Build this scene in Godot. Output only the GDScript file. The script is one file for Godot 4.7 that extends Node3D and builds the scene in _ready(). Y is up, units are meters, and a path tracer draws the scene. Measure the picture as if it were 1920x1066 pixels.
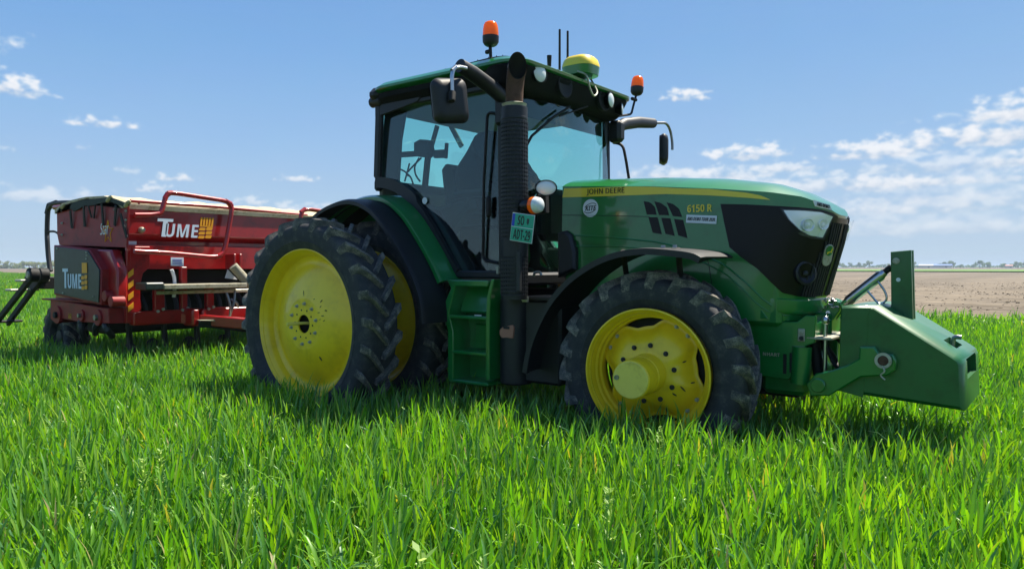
extends Node3D

# ---------------------------------------------------------------- mesh collector
class MB:
	var v := PackedVector3Array()

	func tri(a: Vector3, b: Vector3, c: Vector3) -> void:
		v.append(a)
		v.append(b)
		v.append(c)

	func quad(a: Vector3, b: Vector3, c: Vector3, d: Vector3) -> void:
		tri(a, b, c)
		tri(a, c, d)

	func out(a: Vector3, b: Vector3, c: Vector3, o: Vector3) -> void:
		if (c - a).cross(b - a).dot((a + b + c) / 3.0 - o) < 0.0:
			tri(a, c, b)
		else:
			tri(a, b, c)

	func outq(a: Vector3, b: Vector3, c: Vector3, d: Vector3, o: Vector3) -> void:
		out(a, b, c, o)
		out(a, c, d, o)

	func fix(i0: int) -> void:
		var s := 0.0
		var o := v[i0]
		for i in range(i0, v.size(), 3):
			s += (v[i] - o).dot((v[i + 1] - o).cross(v[i + 2] - o))
		if s > 0.0:
			for i in range(i0, v.size(), 3):
				var t := v[i + 1]
				v[i + 1] = v[i + 2]
				v[i + 2] = t

	func box(c: Vector3, s: Vector3, bev := 0.0, bas := Basis.IDENTITY) -> MB:
		var h := s * 0.5
		bev = minf(bev, minf(h.x, minf(h.y, h.z)) * 0.95)
		var sg := [-1.0, 1.0]
		if bev <= 0.0:
			for a in 3:
				for q in sg:
					var p := []
					for k in [[-1, -1], [1, -1], [1, 1], [-1, 1]]:
						var w := Vector3.ZERO
						w[a] = q * h[a]
						w[(a + 1) % 3] = k[0] * h[(a + 1) % 3]
						w[(a + 2) % 3] = k[1] * h[(a + 2) % 3]
						p.append(c + bas * w)
					outq(p[0], p[1], p[2], p[3], c)
			return self
		var pt := func(a: int, s3: Vector3) -> Vector3:
			var w := Vector3.ZERO
			for i in 3:
				w[i] = s3[i] * (h[i] if i == a else h[i] - bev)
			return c + bas * w
		for a in 3:
			var b := (a + 1) % 3
			var d := (a + 2) % 3
			for q in sg:
				var p := []
				for k in [[-1, -1], [1, -1], [1, 1], [-1, 1]]:
					var w := Vector3.ZERO
					w[a] = q
					w[b] = k[0]
					w[d] = k[1]
					p.append(pt.call(a, w))
				outq(p[0], p[1], p[2], p[3], c)
				for r in sg:
					var w0 := Vector3.ZERO
					w0[b] = q
					w0[d] = r
					var w1 := w0
					w0[a] = -1.0
					w1[a] = 1.0
					outq(pt.call(b, w0), pt.call(b, w1), pt.call(d, w1), pt.call(d, w0), c)
		for x in sg:
			for y in sg:
				for z in sg:
					var w := Vector3(x, y, z)
					out(pt.call(0, w), pt.call(1, w), pt.call(2, w), c)
		return self

	func bar(a: Vector3, b: Vector3, w: float, h: float, bev := 0.0, up := Vector3.UP) -> MB:
		var z := (b - a).normalized()
		if absf(z.dot(up)) > 0.99:
			up = Vector3.RIGHT
		var x := up.cross(z).normalized()
		var y := z.cross(x)
		return box((a + b) * 0.5, Vector3(w, h, a.distance_to(b)), bev, Basis(x, y, z))

	func cyl(a: Vector3, b: Vector3, r0: float, r1: float, n := 16, bev := 0.0) -> MB:
		var ax := (b - a).normalized()
		var x := ax.cross(Vector3.UP if absf(ax.y) < 0.9 else Vector3.RIGHT).normalized()
		var y := ax.cross(x)
		var rings := []
		var st := [[a, r0], [b, r1]]
		if bev > 0.0:
			st = [[a, r0 - bev], [a + ax * bev, r0], [b - ax * bev, r1], [b, r1 - bev]]
		for s in st:
			var r := []
			for i in n:
				var t := TAU * i / n
				r.append(s[0] + (x * cos(t) + y * sin(t)) * s[1])
			rings.append(r)
		return loft(rings)

	func loft(rings: Array, caps := true, closed := true) -> MB:
		var i0 := v.size()
		var n: int = rings[0].size()
		for k in rings.size() - 1:
			var p: Array = rings[k]
			var q: Array = rings[k + 1]
			for i in (n if closed else n - 1):
				var j := (i + 1) % n
				quad(p[i], p[j], q[j], q[i])
		if caps and closed:
			for e in 2:
				var r: Array = rings[0] if e == 0 else rings[rings.size() - 1]
				var c := Vector3.ZERO
				for p in r:
					c += p
				c /= n
				for i in n:
					if e == 0:
						tri(c, r[(i + 1) % n], r[i])
					else:
						tri(c, r[i], r[(i + 1) % n])
			fix(i0)
		return self

	func tube(pts: Array, r, n := 10) -> MB:
		var rings := []
		var x := Vector3.ZERO
		for k in pts.size():
			var d: Vector3 = (pts[mini(k + 1, pts.size() - 1)] - pts[maxi(k - 1, 0)]).normalized()
			if k == 0:
				x = d.cross(Vector3.UP if absf(d.y) < 0.9 else Vector3.RIGHT).normalized()
			x = (x - d * x.dot(d)).normalized()
			var y := d.cross(x)
			var rr: float = r[k] if r is Array else r
			var ring := []
			for i in n:
				var t := TAU * i / n
				ring.append(pts[k] + (x * cos(t) + y * sin(t)) * rr)
			rings.append(ring)
		return loft(rings)

	func lathe(prof: Array, o: Vector3, ax: Vector3, n := 48, loop := true) -> MB:
		var i0 := v.size()
		ax = ax.normalized()
		var x := ax.cross(Vector3.UP if absf(ax.y) < 0.9 else Vector3.RIGHT).normalized()
		var y := ax.cross(x)
		var m := prof.size()
		var cs := []
		for i in n:
			var t := TAU * i / n
			cs.append(x * cos(t) + y * sin(t))
		for i in n:
			var a: Vector3 = cs[i]
			var b: Vector3 = cs[(i + 1) % n]
			for k in (m if loop else m - 1):
				var p: Vector2 = prof[k]
				var q: Vector2 = prof[(k + 1) % m]
				var a0 := o + a * p.x + ax * p.y
				var a1 := o + a * q.x + ax * q.y
				var b0 := o + b * p.x + ax * p.y
				var b1 := o + b * q.x + ax * q.y
				if p.x > 1e-5:
					tri(a0, b0, b1)
				if q.x > 1e-5:
					tri(a0, b1, a1)
		fix(i0)
		return self

	func prism(poly: PackedVector2Array, o: Vector3, ux: Vector3, uy: Vector3, d: Vector3, bev := 0.0) -> MB:
		var i0 := v.size()
		if Geometry2D.is_polygon_clockwise(poly):
			poly = poly.duplicate()
			poly.reverse()
		var n := poly.size()
		var inn := poly.duplicate()
		if bev > 0.0:
			for i in n:
				var e0 := (poly[i] - poly[(i + n - 1) % n]).normalized()
				var e1 := (poly[(i + 1) % n] - poly[i]).normalized()
				var n0 := Vector2(-e0.y, e0.x)
				var n1 := Vector2(-e1.y, e1.x)
				inn[i] = poly[i] + (n0 + n1) * (bev / maxf(0.35, 1.0 + n0.dot(n1)))
		var idx := Geometry2D.triangulate_polygon(inn)
		var dn := d.normalized() * bev
		var lay := [[inn, Vector3.ZERO], [poly, dn], [poly, d - dn], [inn, d]] if bev > 0.0 else [[poly, Vector3.ZERO], [poly, d]]
		var pts := []
		for l in lay:
			var r := []
			for p in l[0]:
				r.append(o + ux * p.x + uy * p.y + l[1])
			pts.append(r)
		for k in pts.size() - 1:
			for i in n:
				var j := (i + 1) % n
				quad(pts[k][i], pts[k][j], pts[k + 1][j], pts[k + 1][i])
		var lo: Array = pts[0]
		var hi: Array = pts[pts.size() - 1]
		for i in range(0, idx.size(), 3):
			var a := idx[i]
			var b := idx[i + 1]
			var c := idx[i + 2]
			if (inn[b] - inn[a]).cross(inn[c] - inn[a]) < 0.0:
				var t := b
				b = c
				c = t
			tri(lo[a], lo[c], lo[b])
			tri(hi[a], hi[b], hi[c])
		fix(i0)
		return self

	func ball(c: Vector3, r: Vector3, n := 14, bas := Basis.IDENTITY) -> MB:
		var rings := []
		for k in n / 2 + 1:
			var f := PI * clampf(float(k) / (n / 2), 0.003, 0.997)
			var ring := []
			for i in n:
				var t := TAU * i / n
				ring.append(c + bas * (Vector3(sin(f) * cos(t), cos(f), sin(f) * sin(t)) * r))
			rings.append(ring)
		return loft(rings)

	func mesh(crease := 0.72) -> ArrayMesh:
		var n := v.size()
		var fn := PackedVector3Array()
		fn.resize(n / 3)
		var at := {}
		for t in n / 3:
			fn[t] = (v[t * 3 + 2] - v[t * 3]).cross(v[t * 3 + 1] - v[t * 3])
			for k in 3:
				var q := Vector3i((v[t * 3 + k] * 20000.0).round())
				if at.has(q):
					at[q].append(t)
				else:
					at[q] = [t]
		var nn := PackedVector3Array()
		nn.resize(n)
		var un := PackedVector3Array()
		un.resize(n / 3)
		for t in n / 3:
			un[t] = fn[t].normalized()
		for i in n:
			var t := i / 3
			var s := Vector3.ZERO
			var m := un[t]
			for u in at[Vector3i((v[i] * 20000.0).round())]:
				if un[u].dot(m) > crease:
					s += fn[u]
			nn[i] = s.normalized() if s.length_squared() > 1e-20 else (m if m != Vector3.ZERO else Vector3.UP)
		var arr := []
		arr.resize(Mesh.ARRAY_MAX)
		arr[Mesh.ARRAY_VERTEX] = v
		arr[Mesh.ARRAY_NORMAL] = nn
		var am := ArrayMesh.new()
		if n > 0:
			am.add_surface_from_arrays(Mesh.PRIMITIVE_TRIANGLES, arr)
		return am


# ---------------------------------------------------------------- camera (solved from the wheels, roof and horizon)
const CAM := Vector3(5.013, 1.335, 5.249)
const YAW := 37.85
const PITCH := -1.37
const FOCAL := 1384.6
var FW := Vector3.ZERO
var RT := Vector3.ZERO
var UP := Vector3.ZERO
var M := {}
var rng := RandomNumberGenerator.new()
const X := Vector3.RIGHT
const Y := Vector3.UP
const Z := Vector3.BACK


func ray(px: float, py: float) -> Vector3:
	return FW * FOCAL + RT * (px - 960.0) + UP * (533.0 - py)


func on(px: float, py: float, axis: int, value: float) -> Vector3:
	var d := ray(px, py)
	return CAM + d * ((value - CAM[axis]) / d[axis])


# a list of photo pixels x, y, x, y ... on the plane where the axis has that value
func ons(a: Array, axis: int, value: float) -> Array:
	var r := []
	for i in range(0, a.size(), 2):
		r.append(on(a[i], a[i + 1], axis, value))
	return r


# the same as 2D points of a plane z = value (x, y) or x = value (z, y)
func flat(a: Array, axis: int, value: float) -> PackedVector2Array:
	var r := PackedVector2Array()
	for p in ons(a, axis, value):
		r.append(Vector2(p.x if axis == 2 else p.z, p.y))
	return r


func pv(a: Array) -> PackedVector2Array:
	var r := PackedVector2Array()
	for i in range(0, a.size(), 2):
		r.append(Vector2(a[i], a[i + 1]))
	return r


# smooth curve through points
func curve(pts: Array, n := 6) -> Array:
	var r := []
	for k in pts.size() - 1:
		var p0: Vector3 = pts[maxi(k - 1, 0)]
		var p1: Vector3 = pts[k]
		var p2: Vector3 = pts[k + 1]
		var p3: Vector3 = pts[mini(k + 2, pts.size() - 1)]
		for i in n:
			r.append(p1.cubic_interpolate(p2, p0, p3, float(i) / n))
	r.append(pts[pts.size() - 1])
	return r


# a path of straight runs with rounded corners
func bent(pts: Array, rad: float, n := 5) -> Array:
	var r := [pts[0]]
	for k in range(1, pts.size() - 1):
		var p: Vector3 = pts[k]
		var a: Vector3 = p + (pts[k - 1] - p).limit_length(rad)
		var b: Vector3 = p + (pts[k + 1] - p).limit_length(rad)
		for i in n + 1:
			var t := float(i) / n
			r.append(a.lerp(p, t).lerp(p.lerp(b, t), t))
	r.append(pts[pts.size() - 1])
	return r


func lut(t: Array, x: float) -> float:
	if x <= t[0]:
		return t[1]
	for i in range(0, t.size() - 2, 2):
		if x <= t[i + 2]:
			var f: float = (x - t[i]) / (t[i + 2] - t[i])
			return lerpf(t[i + 1], t[i + 3], f)
	return t[t.size() - 1]


# ---------------------------------------------------------------- nodes
func part(called: String, m, mat: Material, parent: Node, crease := 0.72) -> MeshInstance3D:
	var o := MeshInstance3D.new()
	o.name = called
	o.mesh = m.mesh(crease) if m is MB else m
	o.material_override = mat
	parent.add_child(o, true)
	return o


func group_part(called: String, parent: Node, at := Vector3.ZERO, turn := Basis.IDENTITY) -> Node3D:
	var o := Node3D.new()
	o.name = called
	parent.add_child(o, true)
	o.transform = Transform3D(turn, at)
	return o


func thing(called: String, label: String, category: String, at := Vector3.ZERO, grp := "") -> Node3D:
	var o := Node3D.new()
	o.name = called
	add_child(o, true)
	o.position = at
	return tag(o, label, category, grp)


func tag(o: Node3D, label: String, category: String, grp := "", kind := "") -> Node3D:
	if label:
		o.set_meta("label", label)
	if category:
		o.set_meta("category", category)
	if grp:
		o.set_meta("group", grp)
	if kind:
		o.set_meta("kind", kind)
	return o


# lettering: fitted into a box w x h with its lower left corner at o
func text(s: String, o: Vector3, ux: Vector3, uy: Vector3, w: float, h: float, mat: Material, parent: Node, called := "lettering", bold := 400, slant := 0.0) -> MeshInstance3D:
	var t := TextMesh.new()
	var f := SystemFont.new()
	f.font_names = PackedStringArray(["Droid Sans"])
	f.font_weight = bold
	t.font = f
	t.text = s
	t.font_size = 48
	t.pixel_size = 0.01
	t.depth = 0.02
	t.horizontal_alignment = HORIZONTAL_ALIGNMENT_LEFT
	var b := t.get_aabb()
	ux = ux.normalized()
	uy = uy.normalized()
	var n := ux.cross(uy)
	var bx := ux * (w / b.size.x)
	var by := uy * (h / b.size.y) + ux * slant * (h / b.size.y)
	var bz := n * 0.15
	var node := part(called, t, mat, parent)
	node.transform = Transform3D(Basis(bx, by, bz), o - bx * b.position.x - by * b.position.y)
	return node


# ---------------------------------------------------------------- textures and materials
func noise_img(sd: int, freq: float, size: int, oct := 4, kind := FastNoiseLite.TYPE_SIMPLEX_SMOOTH) -> Image:
	var f := FastNoiseLite.new()
	f.seed = sd
	f.frequency = freq
	f.noise_type = kind
	f.fractal_octaves = oct
	return f.get_seamless_image(size, size)


# a texture whose colour runs through stops with the noise
func ramp_tex(sd: int, freq: float, stops: Array, size := 256, oct := 5, fine := 0.0) -> ImageTexture:
	var im := noise_img(sd, freq, size, oct)
	var im2 := noise_img(sd + 7, freq * 6.0, size, 3)
	var o := Image.create(size, size, true, Image.FORMAT_RGB8)
	for y in size:
		for x in size:
			var t := clampf(im.get_pixel(x, y).r + (im2.get_pixel(x, y).r - 0.5) * fine, 0.0, 1.0)
			var c: Color = stops[stops.size() - 1][1]
			for k in stops.size() - 1:
				if t <= stops[k + 1][0]:
					c = stops[k][1].lerp(stops[k + 1][1], clampf((t - stops[k][0]) / (stops[k + 1][0] - stops[k][0]), 0.0, 1.0))
					break
			o.set_pixel(x, y, c)
	o.generate_mipmaps()
	return ImageTexture.create_from_image(o)


func mat(c: Color, rough: float, metal := 0.0, coat := 0.0) -> StandardMaterial3D:
	var m := StandardMaterial3D.new()
	m.albedo_color = c
	m.roughness = rough
	m.metallic = metal
	if coat > 0.0:
		m.clearcoat_enabled = true
		m.clearcoat = coat
		m.clearcoat_roughness = 0.08
	return m


func tri_tex(m: StandardMaterial3D, t: Texture2D, per_m: float, world := false) -> StandardMaterial3D:
	m.albedo_texture = t
	m.uv1_triplanar = true
	m.uv1_world_triplanar = world
	m.uv1_scale = Vector3.ONE * per_m
	return m


func bump(m: StandardMaterial3D, t: Texture2D, cm: float) -> StandardMaterial3D:
	m.heightmap_enabled = true
	m.heightmap_texture = t
	m.heightmap_scale = cm
	return m


func make_materials() -> void:
	var dust := ramp_tex(3, 0.012, [[0.0, Color(1, 1, 1)], [0.5, Color(0.96, 0.97, 0.95)], [0.72, Color(0.86, 0.85, 0.8)], [1.0, Color(0.72, 0.7, 0.62)]], 512, 5, 0.5)
	var clean := ramp_tex(3, 0.012, [[0.0, Color(1, 1, 1)], [0.55, Color(0.98, 0.98, 0.97)], [1.0, Color(0.88, 0.86, 0.8)]], 256, 5, 0.4)
	var rub := ramp_tex(5, 0.012, [[0.0, Color(0.155, 0.165, 0.18)], [0.5, Color(0.19, 0.197, 0.207)], [0.7, Color(0.24, 0.24, 0.238)], [1.0, Color(0.34, 0.33, 0.31)]], 512, 5, 0.5)
	var grain := ImageTexture.create_from_image(noise_img(11, 0.03, 256, 5))
	M.green = tri_tex(mat(Color(0.055, 0.455, 0.19), 0.33, 0.0, 0.8), clean, 0.9)
	M.weight = bump(tri_tex(mat(Color(0.055, 0.37, 0.16), 0.42, 0.0, 0.35), clean, 1.3), grain, 0.05)
	M.yellow = tri_tex(mat(Color(0.97, 0.82, 0.09), 0.42, 0.0, 0.3), clean, 1.1)
	M.cap = tri_tex(mat(Color(0.93, 0.85, 0.38), 0.6), clean, 1.7)
	M.stripe = mat(Color(0.92, 0.8, 0.18), 0.4, 0.0, 0.4)
	M.black = tri_tex(mat(Color(0.075, 0.085, 0.105), 0.5), clean, 1.4)
	M.trim = mat(Color(0.45, 0.44, 0.41), 0.8)
	M.plastic = mat(Color(0.05, 0.056, 0.066), 0.75)
	M.plastic.metallic_specular = 0.3
	M.gloss = mat(Color(0.03, 0.033, 0.045), 0.3)
	M.gloss.metallic_specular = 0.35
	M.dark = mat(Color(0.05, 0.052, 0.057), 0.7)
	M.rubber = bump(tri_tex(mat(Color(1, 1, 1), 0.82), rub, 1.6), grain, 0.25)
	M.tread = bump(tri_tex(mat(Color(1, 1, 1), 0.9), ramp_tex(6, 0.014, [[0.0, Color(0.2, 0.205, 0.21)], [0.4, Color(0.28, 0.277, 0.27)], [0.65, Color(0.43, 0.41, 0.375)], [1.0, Color(0.62, 0.58, 0.52)]], 512, 5, 0.7), 1.8), grain, 0.3)
	M.mud = mat(Color(0.27, 0.22, 0.13), 0.95)
	M.hose = mat(Color(0.16, 0.165, 0.175), 0.55)
	M.steel = mat(Color(0.72, 0.73, 0.74), 0.28, 1.0)
	M.bolt = mat(Color(0.56, 0.56, 0.55), 0.4, 0.9)
	M.zinc = tri_tex(mat(Color(0.7, 0.69, 0.64), 0.5, 0.4), dust, 2.0)
	M.rust = tri_tex(mat(Color(0.36, 0.25, 0.19), 0.8, 0.2), dust, 3.0)
	M.white = mat(Color(0.86, 0.87, 0.88), 0.45)
	M.ink = mat(Color(0.03, 0.03, 0.035), 0.5)
	M.red = tri_tex(mat(Color(0.62, 0.035, 0.045), 0.36, 0.0, 0.5), dust, 0.8)
	M.maroon = tri_tex(mat(Color(0.58, 0.065, 0.085), 0.6, 0.0, 0.08), dust, 0.9)  # drill red with the shade and sky reflection of its side in the colour
	M.panel = tri_tex(mat(Color(0.13, 0.19, 0.18), 0.45), dust, 1.2)
	M.tarp = tri_tex(mat(Color(0.74, 0.69, 0.58), 0.8), dust, 1.0)
	M.tarpdark = mat(Color(0.16, 0.2, 0.17), 0.75)
	M.tumeyellow = mat(Color(0.9, 0.62, 0.08), 0.5)
	M.tumewhite = mat(Color(0.8, 0.86, 0.92), 0.5)
	M.blue = mat(Color(0.1, 0.25, 0.72), 0.5)
	M.plate = mat(Color(0.08, 0.62, 0.5), 0.4)
	M.board = tri_tex(mat(Color(0.62, 0.6, 0.53), 0.8), dust, 2.5)
	M.cloth = mat(Color(0.035, 0.045, 0.065), 0.95)
	M.skin = mat(Color(0.72, 0.5, 0.4), 0.55)
	M.seat = mat(Color(0.16, 0.165, 0.175), 0.9)
	M.lens = mat(Color(0.9, 0.93, 0.95, 0.1), 0.05)
	M.lens.transparency = BaseMaterial3D.TRANSPARENCY_ALPHA
	M.reflector = mat(Color(0.86, 0.88, 0.9), 0.3, 0.55)
	M.lampface = mat(Color(0.86, 0.88, 0.88), 0.3, 0.0, 0.6)
	M.amber = mat(Color(1.0, 0.5, 0.04), 0.15, 0.0, 0.5)
	M.amber.backlight_enabled = true
	M.amber.backlight = Color(1.0, 0.62, 0.2)
	M.glass = mat(Color(0.82, 0.97, 0.93, 0.0), 0.0)
	M.glass.refraction_enabled = true
	M.glass.refraction_scale = 0.05
	M.mirror = mat(Color(0.85, 0.87, 0.9), 0.03, 1.0)
	M.trunk = mat(Color(0.3, 0.25, 0.2), 0.9)


# ---------------------------------------------------------------- sky: air and clouds
func sky_color(el: float, toward_sun: float) -> Color:
	var st := [0.0, Color(0.72, 0.80, 0.87), 4.0, Color(0.67, 0.785, 0.895), 9.0, Color(0.575, 0.735, 0.905), 16.0, Color(0.465, 0.665, 0.885), 25.0, Color(0.385, 0.59, 0.85), 45.0, Color(0.29, 0.49, 0.77), 90.0, Color(0.2, 0.39, 0.67)]
	var c: Color = st[1]
	for i in range(0, st.size() - 2, 2):
		if el >= st[i]:
			c = st[i + 1].lerp(st[i + 3], clampf((el - st[i]) / (st[i + 2] - st[i]), 0.0, 1.0))
	c = c.lerp(Color(c.g, c.g, c.g), 0.07)
	return c.lerp(Color(0.93, 0.96, 1.0), 0.36 * pow(clampf(toward_sun, 0.0, 1.0), 5.0) + 0.12 * pow(clampf(toward_sun * 0.5 + 0.5, 0.0, 1.0), 3.0))


func make_sky(sun_dir: Vector3) -> PanoramaSkyMaterial:
	var w := 4096
	var h := 2048
	var lo := Image.create(256, 128, false, Image.FORMAT_RGB8)
	for y in 128:
		var el := 90.0 - (y + 0.5) * 180.0 / 128.0
		for x in 256:
			var az := (x + 0.5) / 256.0 * TAU
			var d := Vector3(sin(az) * cos(deg_to_rad(el)), sin(deg_to_rad(el)), -cos(az) * cos(deg_to_rad(el)))
			lo.set_pixel(x, y, sky_color(maxf(el, 0.0), d.dot(sun_dir)))
	lo.resize(w, h, Image.INTERPOLATE_CUBIC)
	var fb := FastNoiseLite.new()
	fb.seed = 21
	fb.frequency = 1.0
	fb.fractal_octaves = 5
	fb.fractal_gain = 0.55
	# centre in photo pixels, half width, height above and share below, how solid
	var list := [10, 168, 62, 26, 0.97, 195, 234, 58, 12, 0.95, 155, 277, 16, 4, 0.35, 240, 322, 22, 9, 0.4, 330, 336, 38, 9, 0.8, 285, 356, 30, 13, 0.65, 60, 372, 130, 17, 0.55, 470, 380, 32, 12, 0.6, 560, 400, 80, 18, 0.6, 557, 337, 42, 8, 0.75, 430, 398, 60, 10, 0.4,
		1283, 184, 50, 15, 0.95, 1402, 293, 84, 20, 0.92, 1300, 334, 110, 20, 0.75, 1230, 328, 70, 14, 0.5, 1450, 318, 60, 14, 0.5, 1650, 288, 110, 24, 0.92, 1865, 258, 130, 40, 0.97, 1905, 215, 70, 30, 0.9, 1655, 260, 13, 5, 0.7, 1840, 220, 16, 7, 0.4,
		1790, 312, 150, 24, 0.62, 1540, 350, 170, 25, 0.75, 1865, 336, 110, 16, 0.55, 1660, 352, 80, 18, 0.7, 1800, 390, 170, 24, 0.5, 1600, 398, 160, 20, 0.5, 1480, 318, 60, 12, 0.6, 1720, 345, 90, 16, 0.6, 1380, 330, 80, 16, 0.6, 1745, 432, 200, 18, 0.32, 1700, 430, 330, 34, 0.34, 1420, 420, 260, 30, 0.3, 1850, 370, 240, 34, 0.36, 1420, 345, 70, 13, 0.5, 1960, 300, 90, 18, 0.7]
	var all := []
	for i in range(0, list.size(), 5):
		var d := ray(list[i], list[i + 1]).normalized()
		var k := 57.3 / FOCAL
		all.append([rad_to_deg(atan2(d.x, -d.z)), rad_to_deg(asin(d.y)), list[i + 2] * k, list[i + 3] * k, list[i + 4]])
	rng.seed = 99
	for i in 90:
		var az := rng.randf_range(35.0, 360.0 - 75.0)
		var el := rng.randf_range(1.5, 16.0) if rng.randf() < 0.75 else rng.randf_range(16.0, 40.0)
		var s := rng.randf_range(1.5, 6.5)
		all.append([az, el, s, s * rng.randf_range(0.2, 0.34), rng.randf_range(0.5, 0.95)])
	for c in all:
		var x0 := int((c[0] - c[2] * 1.6) / 360.0 * w)
		var x1 := int((c[0] + c[2] * 1.6) / 360.0 * w)
		var y0 := int((90.0 - c[1] - c[3] * 1.9) / 180.0 * h)
		var y1 := int((90.0 - c[1] + c[3] * 0.9) / 180.0 * h)
		var k: float = 1.1 / sqrt(c[2])
		for y in range(y0, mini(y1, h / 2)):
			var el := 90.0 - (y + 0.5) * 180.0 / h
			var v: float = (el - c[1]) / c[3]
			var vv := v * 0.8 if v > 0.0 else v * 2.6
			for x in range(x0, x1):
				var az := (x + 0.5) * 360.0 / w
				var u: float = (az - c[0]) / c[2]
				var n := fb.get_noise_2d(az * k * 1.1 + c[1] * 17.0, el * k * 2.1 + c[0])
				var dn := 0.78 - u * u * 0.75 - vv * vv * 0.75 + n * 1.15
				if dn <= 0.0:
					continue
				var a: float = smoothstep(0.0, 0.95, dn) * c[4] * 0.97
				var lit := clampf(0.45 + v * 0.55 + n * 0.5, 0.0, 1.0)
				var col := Color(0.75, 0.80, 0.87).lerp(Color(0.955, 0.955, 0.965), smoothstep(0.1, 0.85, lit))
				var xx := posmod(x, w)
				lo.set_pixel(xx, y, lo.get_pixel(xx, y).lerp(col, a))
	var m := PanoramaSkyMaterial.new()
	m.panorama = ImageTexture.create_from_image(lo)
	return m


# ---------------------------------------------------------------- ground
const EDGE := -11.0  # tilled soil begins under the last wheat


func wheat_edge(x: float) -> float:
	return -12.1 + (x - 3.9) * 0.194


func make_ground() -> void:
	var soil := ramp_tex(31, 0.01, [[0.0, Color(0.30, 0.24, 0.19)], [0.5, Color(0.42, 0.35, 0.28)], [1.0, Color(0.53, 0.46, 0.38)]], 512, 6, 0.6)
	var sm := tri_tex(mat(Color(1, 1, 1), 0.95), soil, 0.5, true)
	var g := MB.new()
	g.quad(Vector3(-3000, 0, -3000), Vector3(3000, 0, -3000), Vector3(3000, 0, 3000), Vector3(-3000, 0, 3000))
	tag(part("ground", g, sm, self), "", "", "", "structure")

	# the tilled field: a real relief of harrow lines and crumbs near by, a sheet farther out
	var till := ramp_tex(33, 0.008, [[0.0, Color(0.285, 0.25, 0.2)], [0.4, Color(0.37, 0.33, 0.27)], [0.7, Color(0.435, 0.39, 0.325)], [1.0, Color(0.54, 0.49, 0.415)]], 512, 6, 0.55)
	var tm := tri_tex(mat(Color(1, 1, 1), 0.95), till, 0.21, true)
	tm.uv1_scale = Vector3(0.035, 0.2, 0.3)
	var f := FastNoiseLite.new()
	f.seed = 5
	f.frequency = 1.0
	f.fractal_octaves = 4
	var zs := []
	var z := EDGE + 0.5
	while z > -95.0:
		zs.append(z)
		z -= 0.11 + (-z - 14.0) * 0.012
	var rows := []
	for zz in zs:
		var row := PackedVector3Array()
		for i in 300:
			var x := -120.0 + 150.0 * (float(i) / 299.0)
			var y := 0.035 + 0.04 * sin(zz * TAU / 0.75 + f.get_noise_2d(x * 0.15, 3.0) * 1.5) + 0.045 * f.get_noise_2d(x * 0.35, zz * 2.4) + 0.035 * f.get_noise_2d(x * 0.1, zz * 0.7 + 40.0)
			row.append(Vector3(x, maxf(y, 0.006), zz))
		rows.append(row)
	var t := MB.new()
	for k in rows.size() - 1:
		for i in 299:
			t.quad(rows[k][i], rows[k][i + 1], rows[k + 1][i + 1], rows[k + 1][i])
	tag(part("tilled_field", t, tm, self, -0.5), "", "", "", "structure")
	var far := MB.new()
	far.quad(Vector3(-3000, 0.004, -94.5), Vector3(3000, 0.004, -94.5), Vector3(3000, 0.004, -205), Vector3(-3000, 0.004, -205))
	far.quad(Vector3(-3000, 0.004, EDGE), Vector3(-119.5, 0.004, EDGE), Vector3(-119.5, 0.004, -94.5), Vector3(-3000, 0.004, -94.5))
	far.quad(Vector3(-3000, 0.004, -330), Vector3(3000, 0.004, -330), Vector3(3000, 0.004, -3000), Vector3(-3000, 0.004, -3000))
	tag(part("far_field", far, tm, self), "", "", "", "structure")
	var grn := ramp_tex(35, 0.01, [[0.0, Color(0.25, 0.40, 0.12)], [1.0, Color(0.42, 0.55, 0.22)]], 256, 5, 0.5)
	var strip := MB.new()
	strip.box(Vector3(300, 0.15, -267), Vector3(2600, 0.3, 125))
	tag(part("crop_field", strip, tri_tex(mat(Color(1, 1, 1), 0.9), grn, 0.06, true), self), "", "", "", "structure")

	# crumbs and clods on the tilled soil
	var cm := MB.new()
	var ico := []
	rng.seed = 8
	for k in 4:
		var ring := []
		var fk := PI * clampf(k / 3.0, 0.02, 0.98)
		for i in 6:
			var a := TAU * i / 6.0 + k
			ring.append(Vector3(sin(fk) * cos(a), cos(fk) * 0.7, sin(fk) * sin(a)) * rng.randf_range(0.75, 1.15))
		ico.append(ring)
	cm.loft(ico)
	var buf := PackedFloat32Array()
	rng.seed = 14
	var n := 0
	while n < 26000:
		var zz := EDGE + 0.6 - 60.0 * pow(rng.randf(), 1.7)
		var x := rng.randf_range(-70.0, 24.0)
		var d := Vector3(x, 0, zz) - CAM
		if absf(d.dot(RT)) > d.dot(FW) * 0.82 + 1.0:
			n += 1
			continue
		var s := rng.randf_range(0.012, 0.04) * (1.0 + pow(rng.randf(), 8.0) * 1.6)
		put(buf, Vector3(x, 0.05, zz), rng.randf() * TAU, Vector3(s, s * 0.8, s), Color(1, 1, 1))
		n += 1
	var mm := scatter("soil_clods", cm.mesh(), tm, buf, self)
	tag(mm, "small dry clods scattered over the tilled soil", "clods", "", "stuff")


func put(buf: PackedFloat32Array, p: Vector3, a: float, s: Vector3, c: Color, tilt := Vector2.ZERO) -> void:
	var ca := cos(a)
	var sa := sin(a)
	buf.append_array(PackedFloat32Array([ca * s.x, tilt.x * s.y, sa * s.z, p.x, 0.0, s.y, 0.0, p.y, -sa * s.x, tilt.y * s.y, ca * s.z, p.z, c.r, c.g, c.b, 1.0]))


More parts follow.
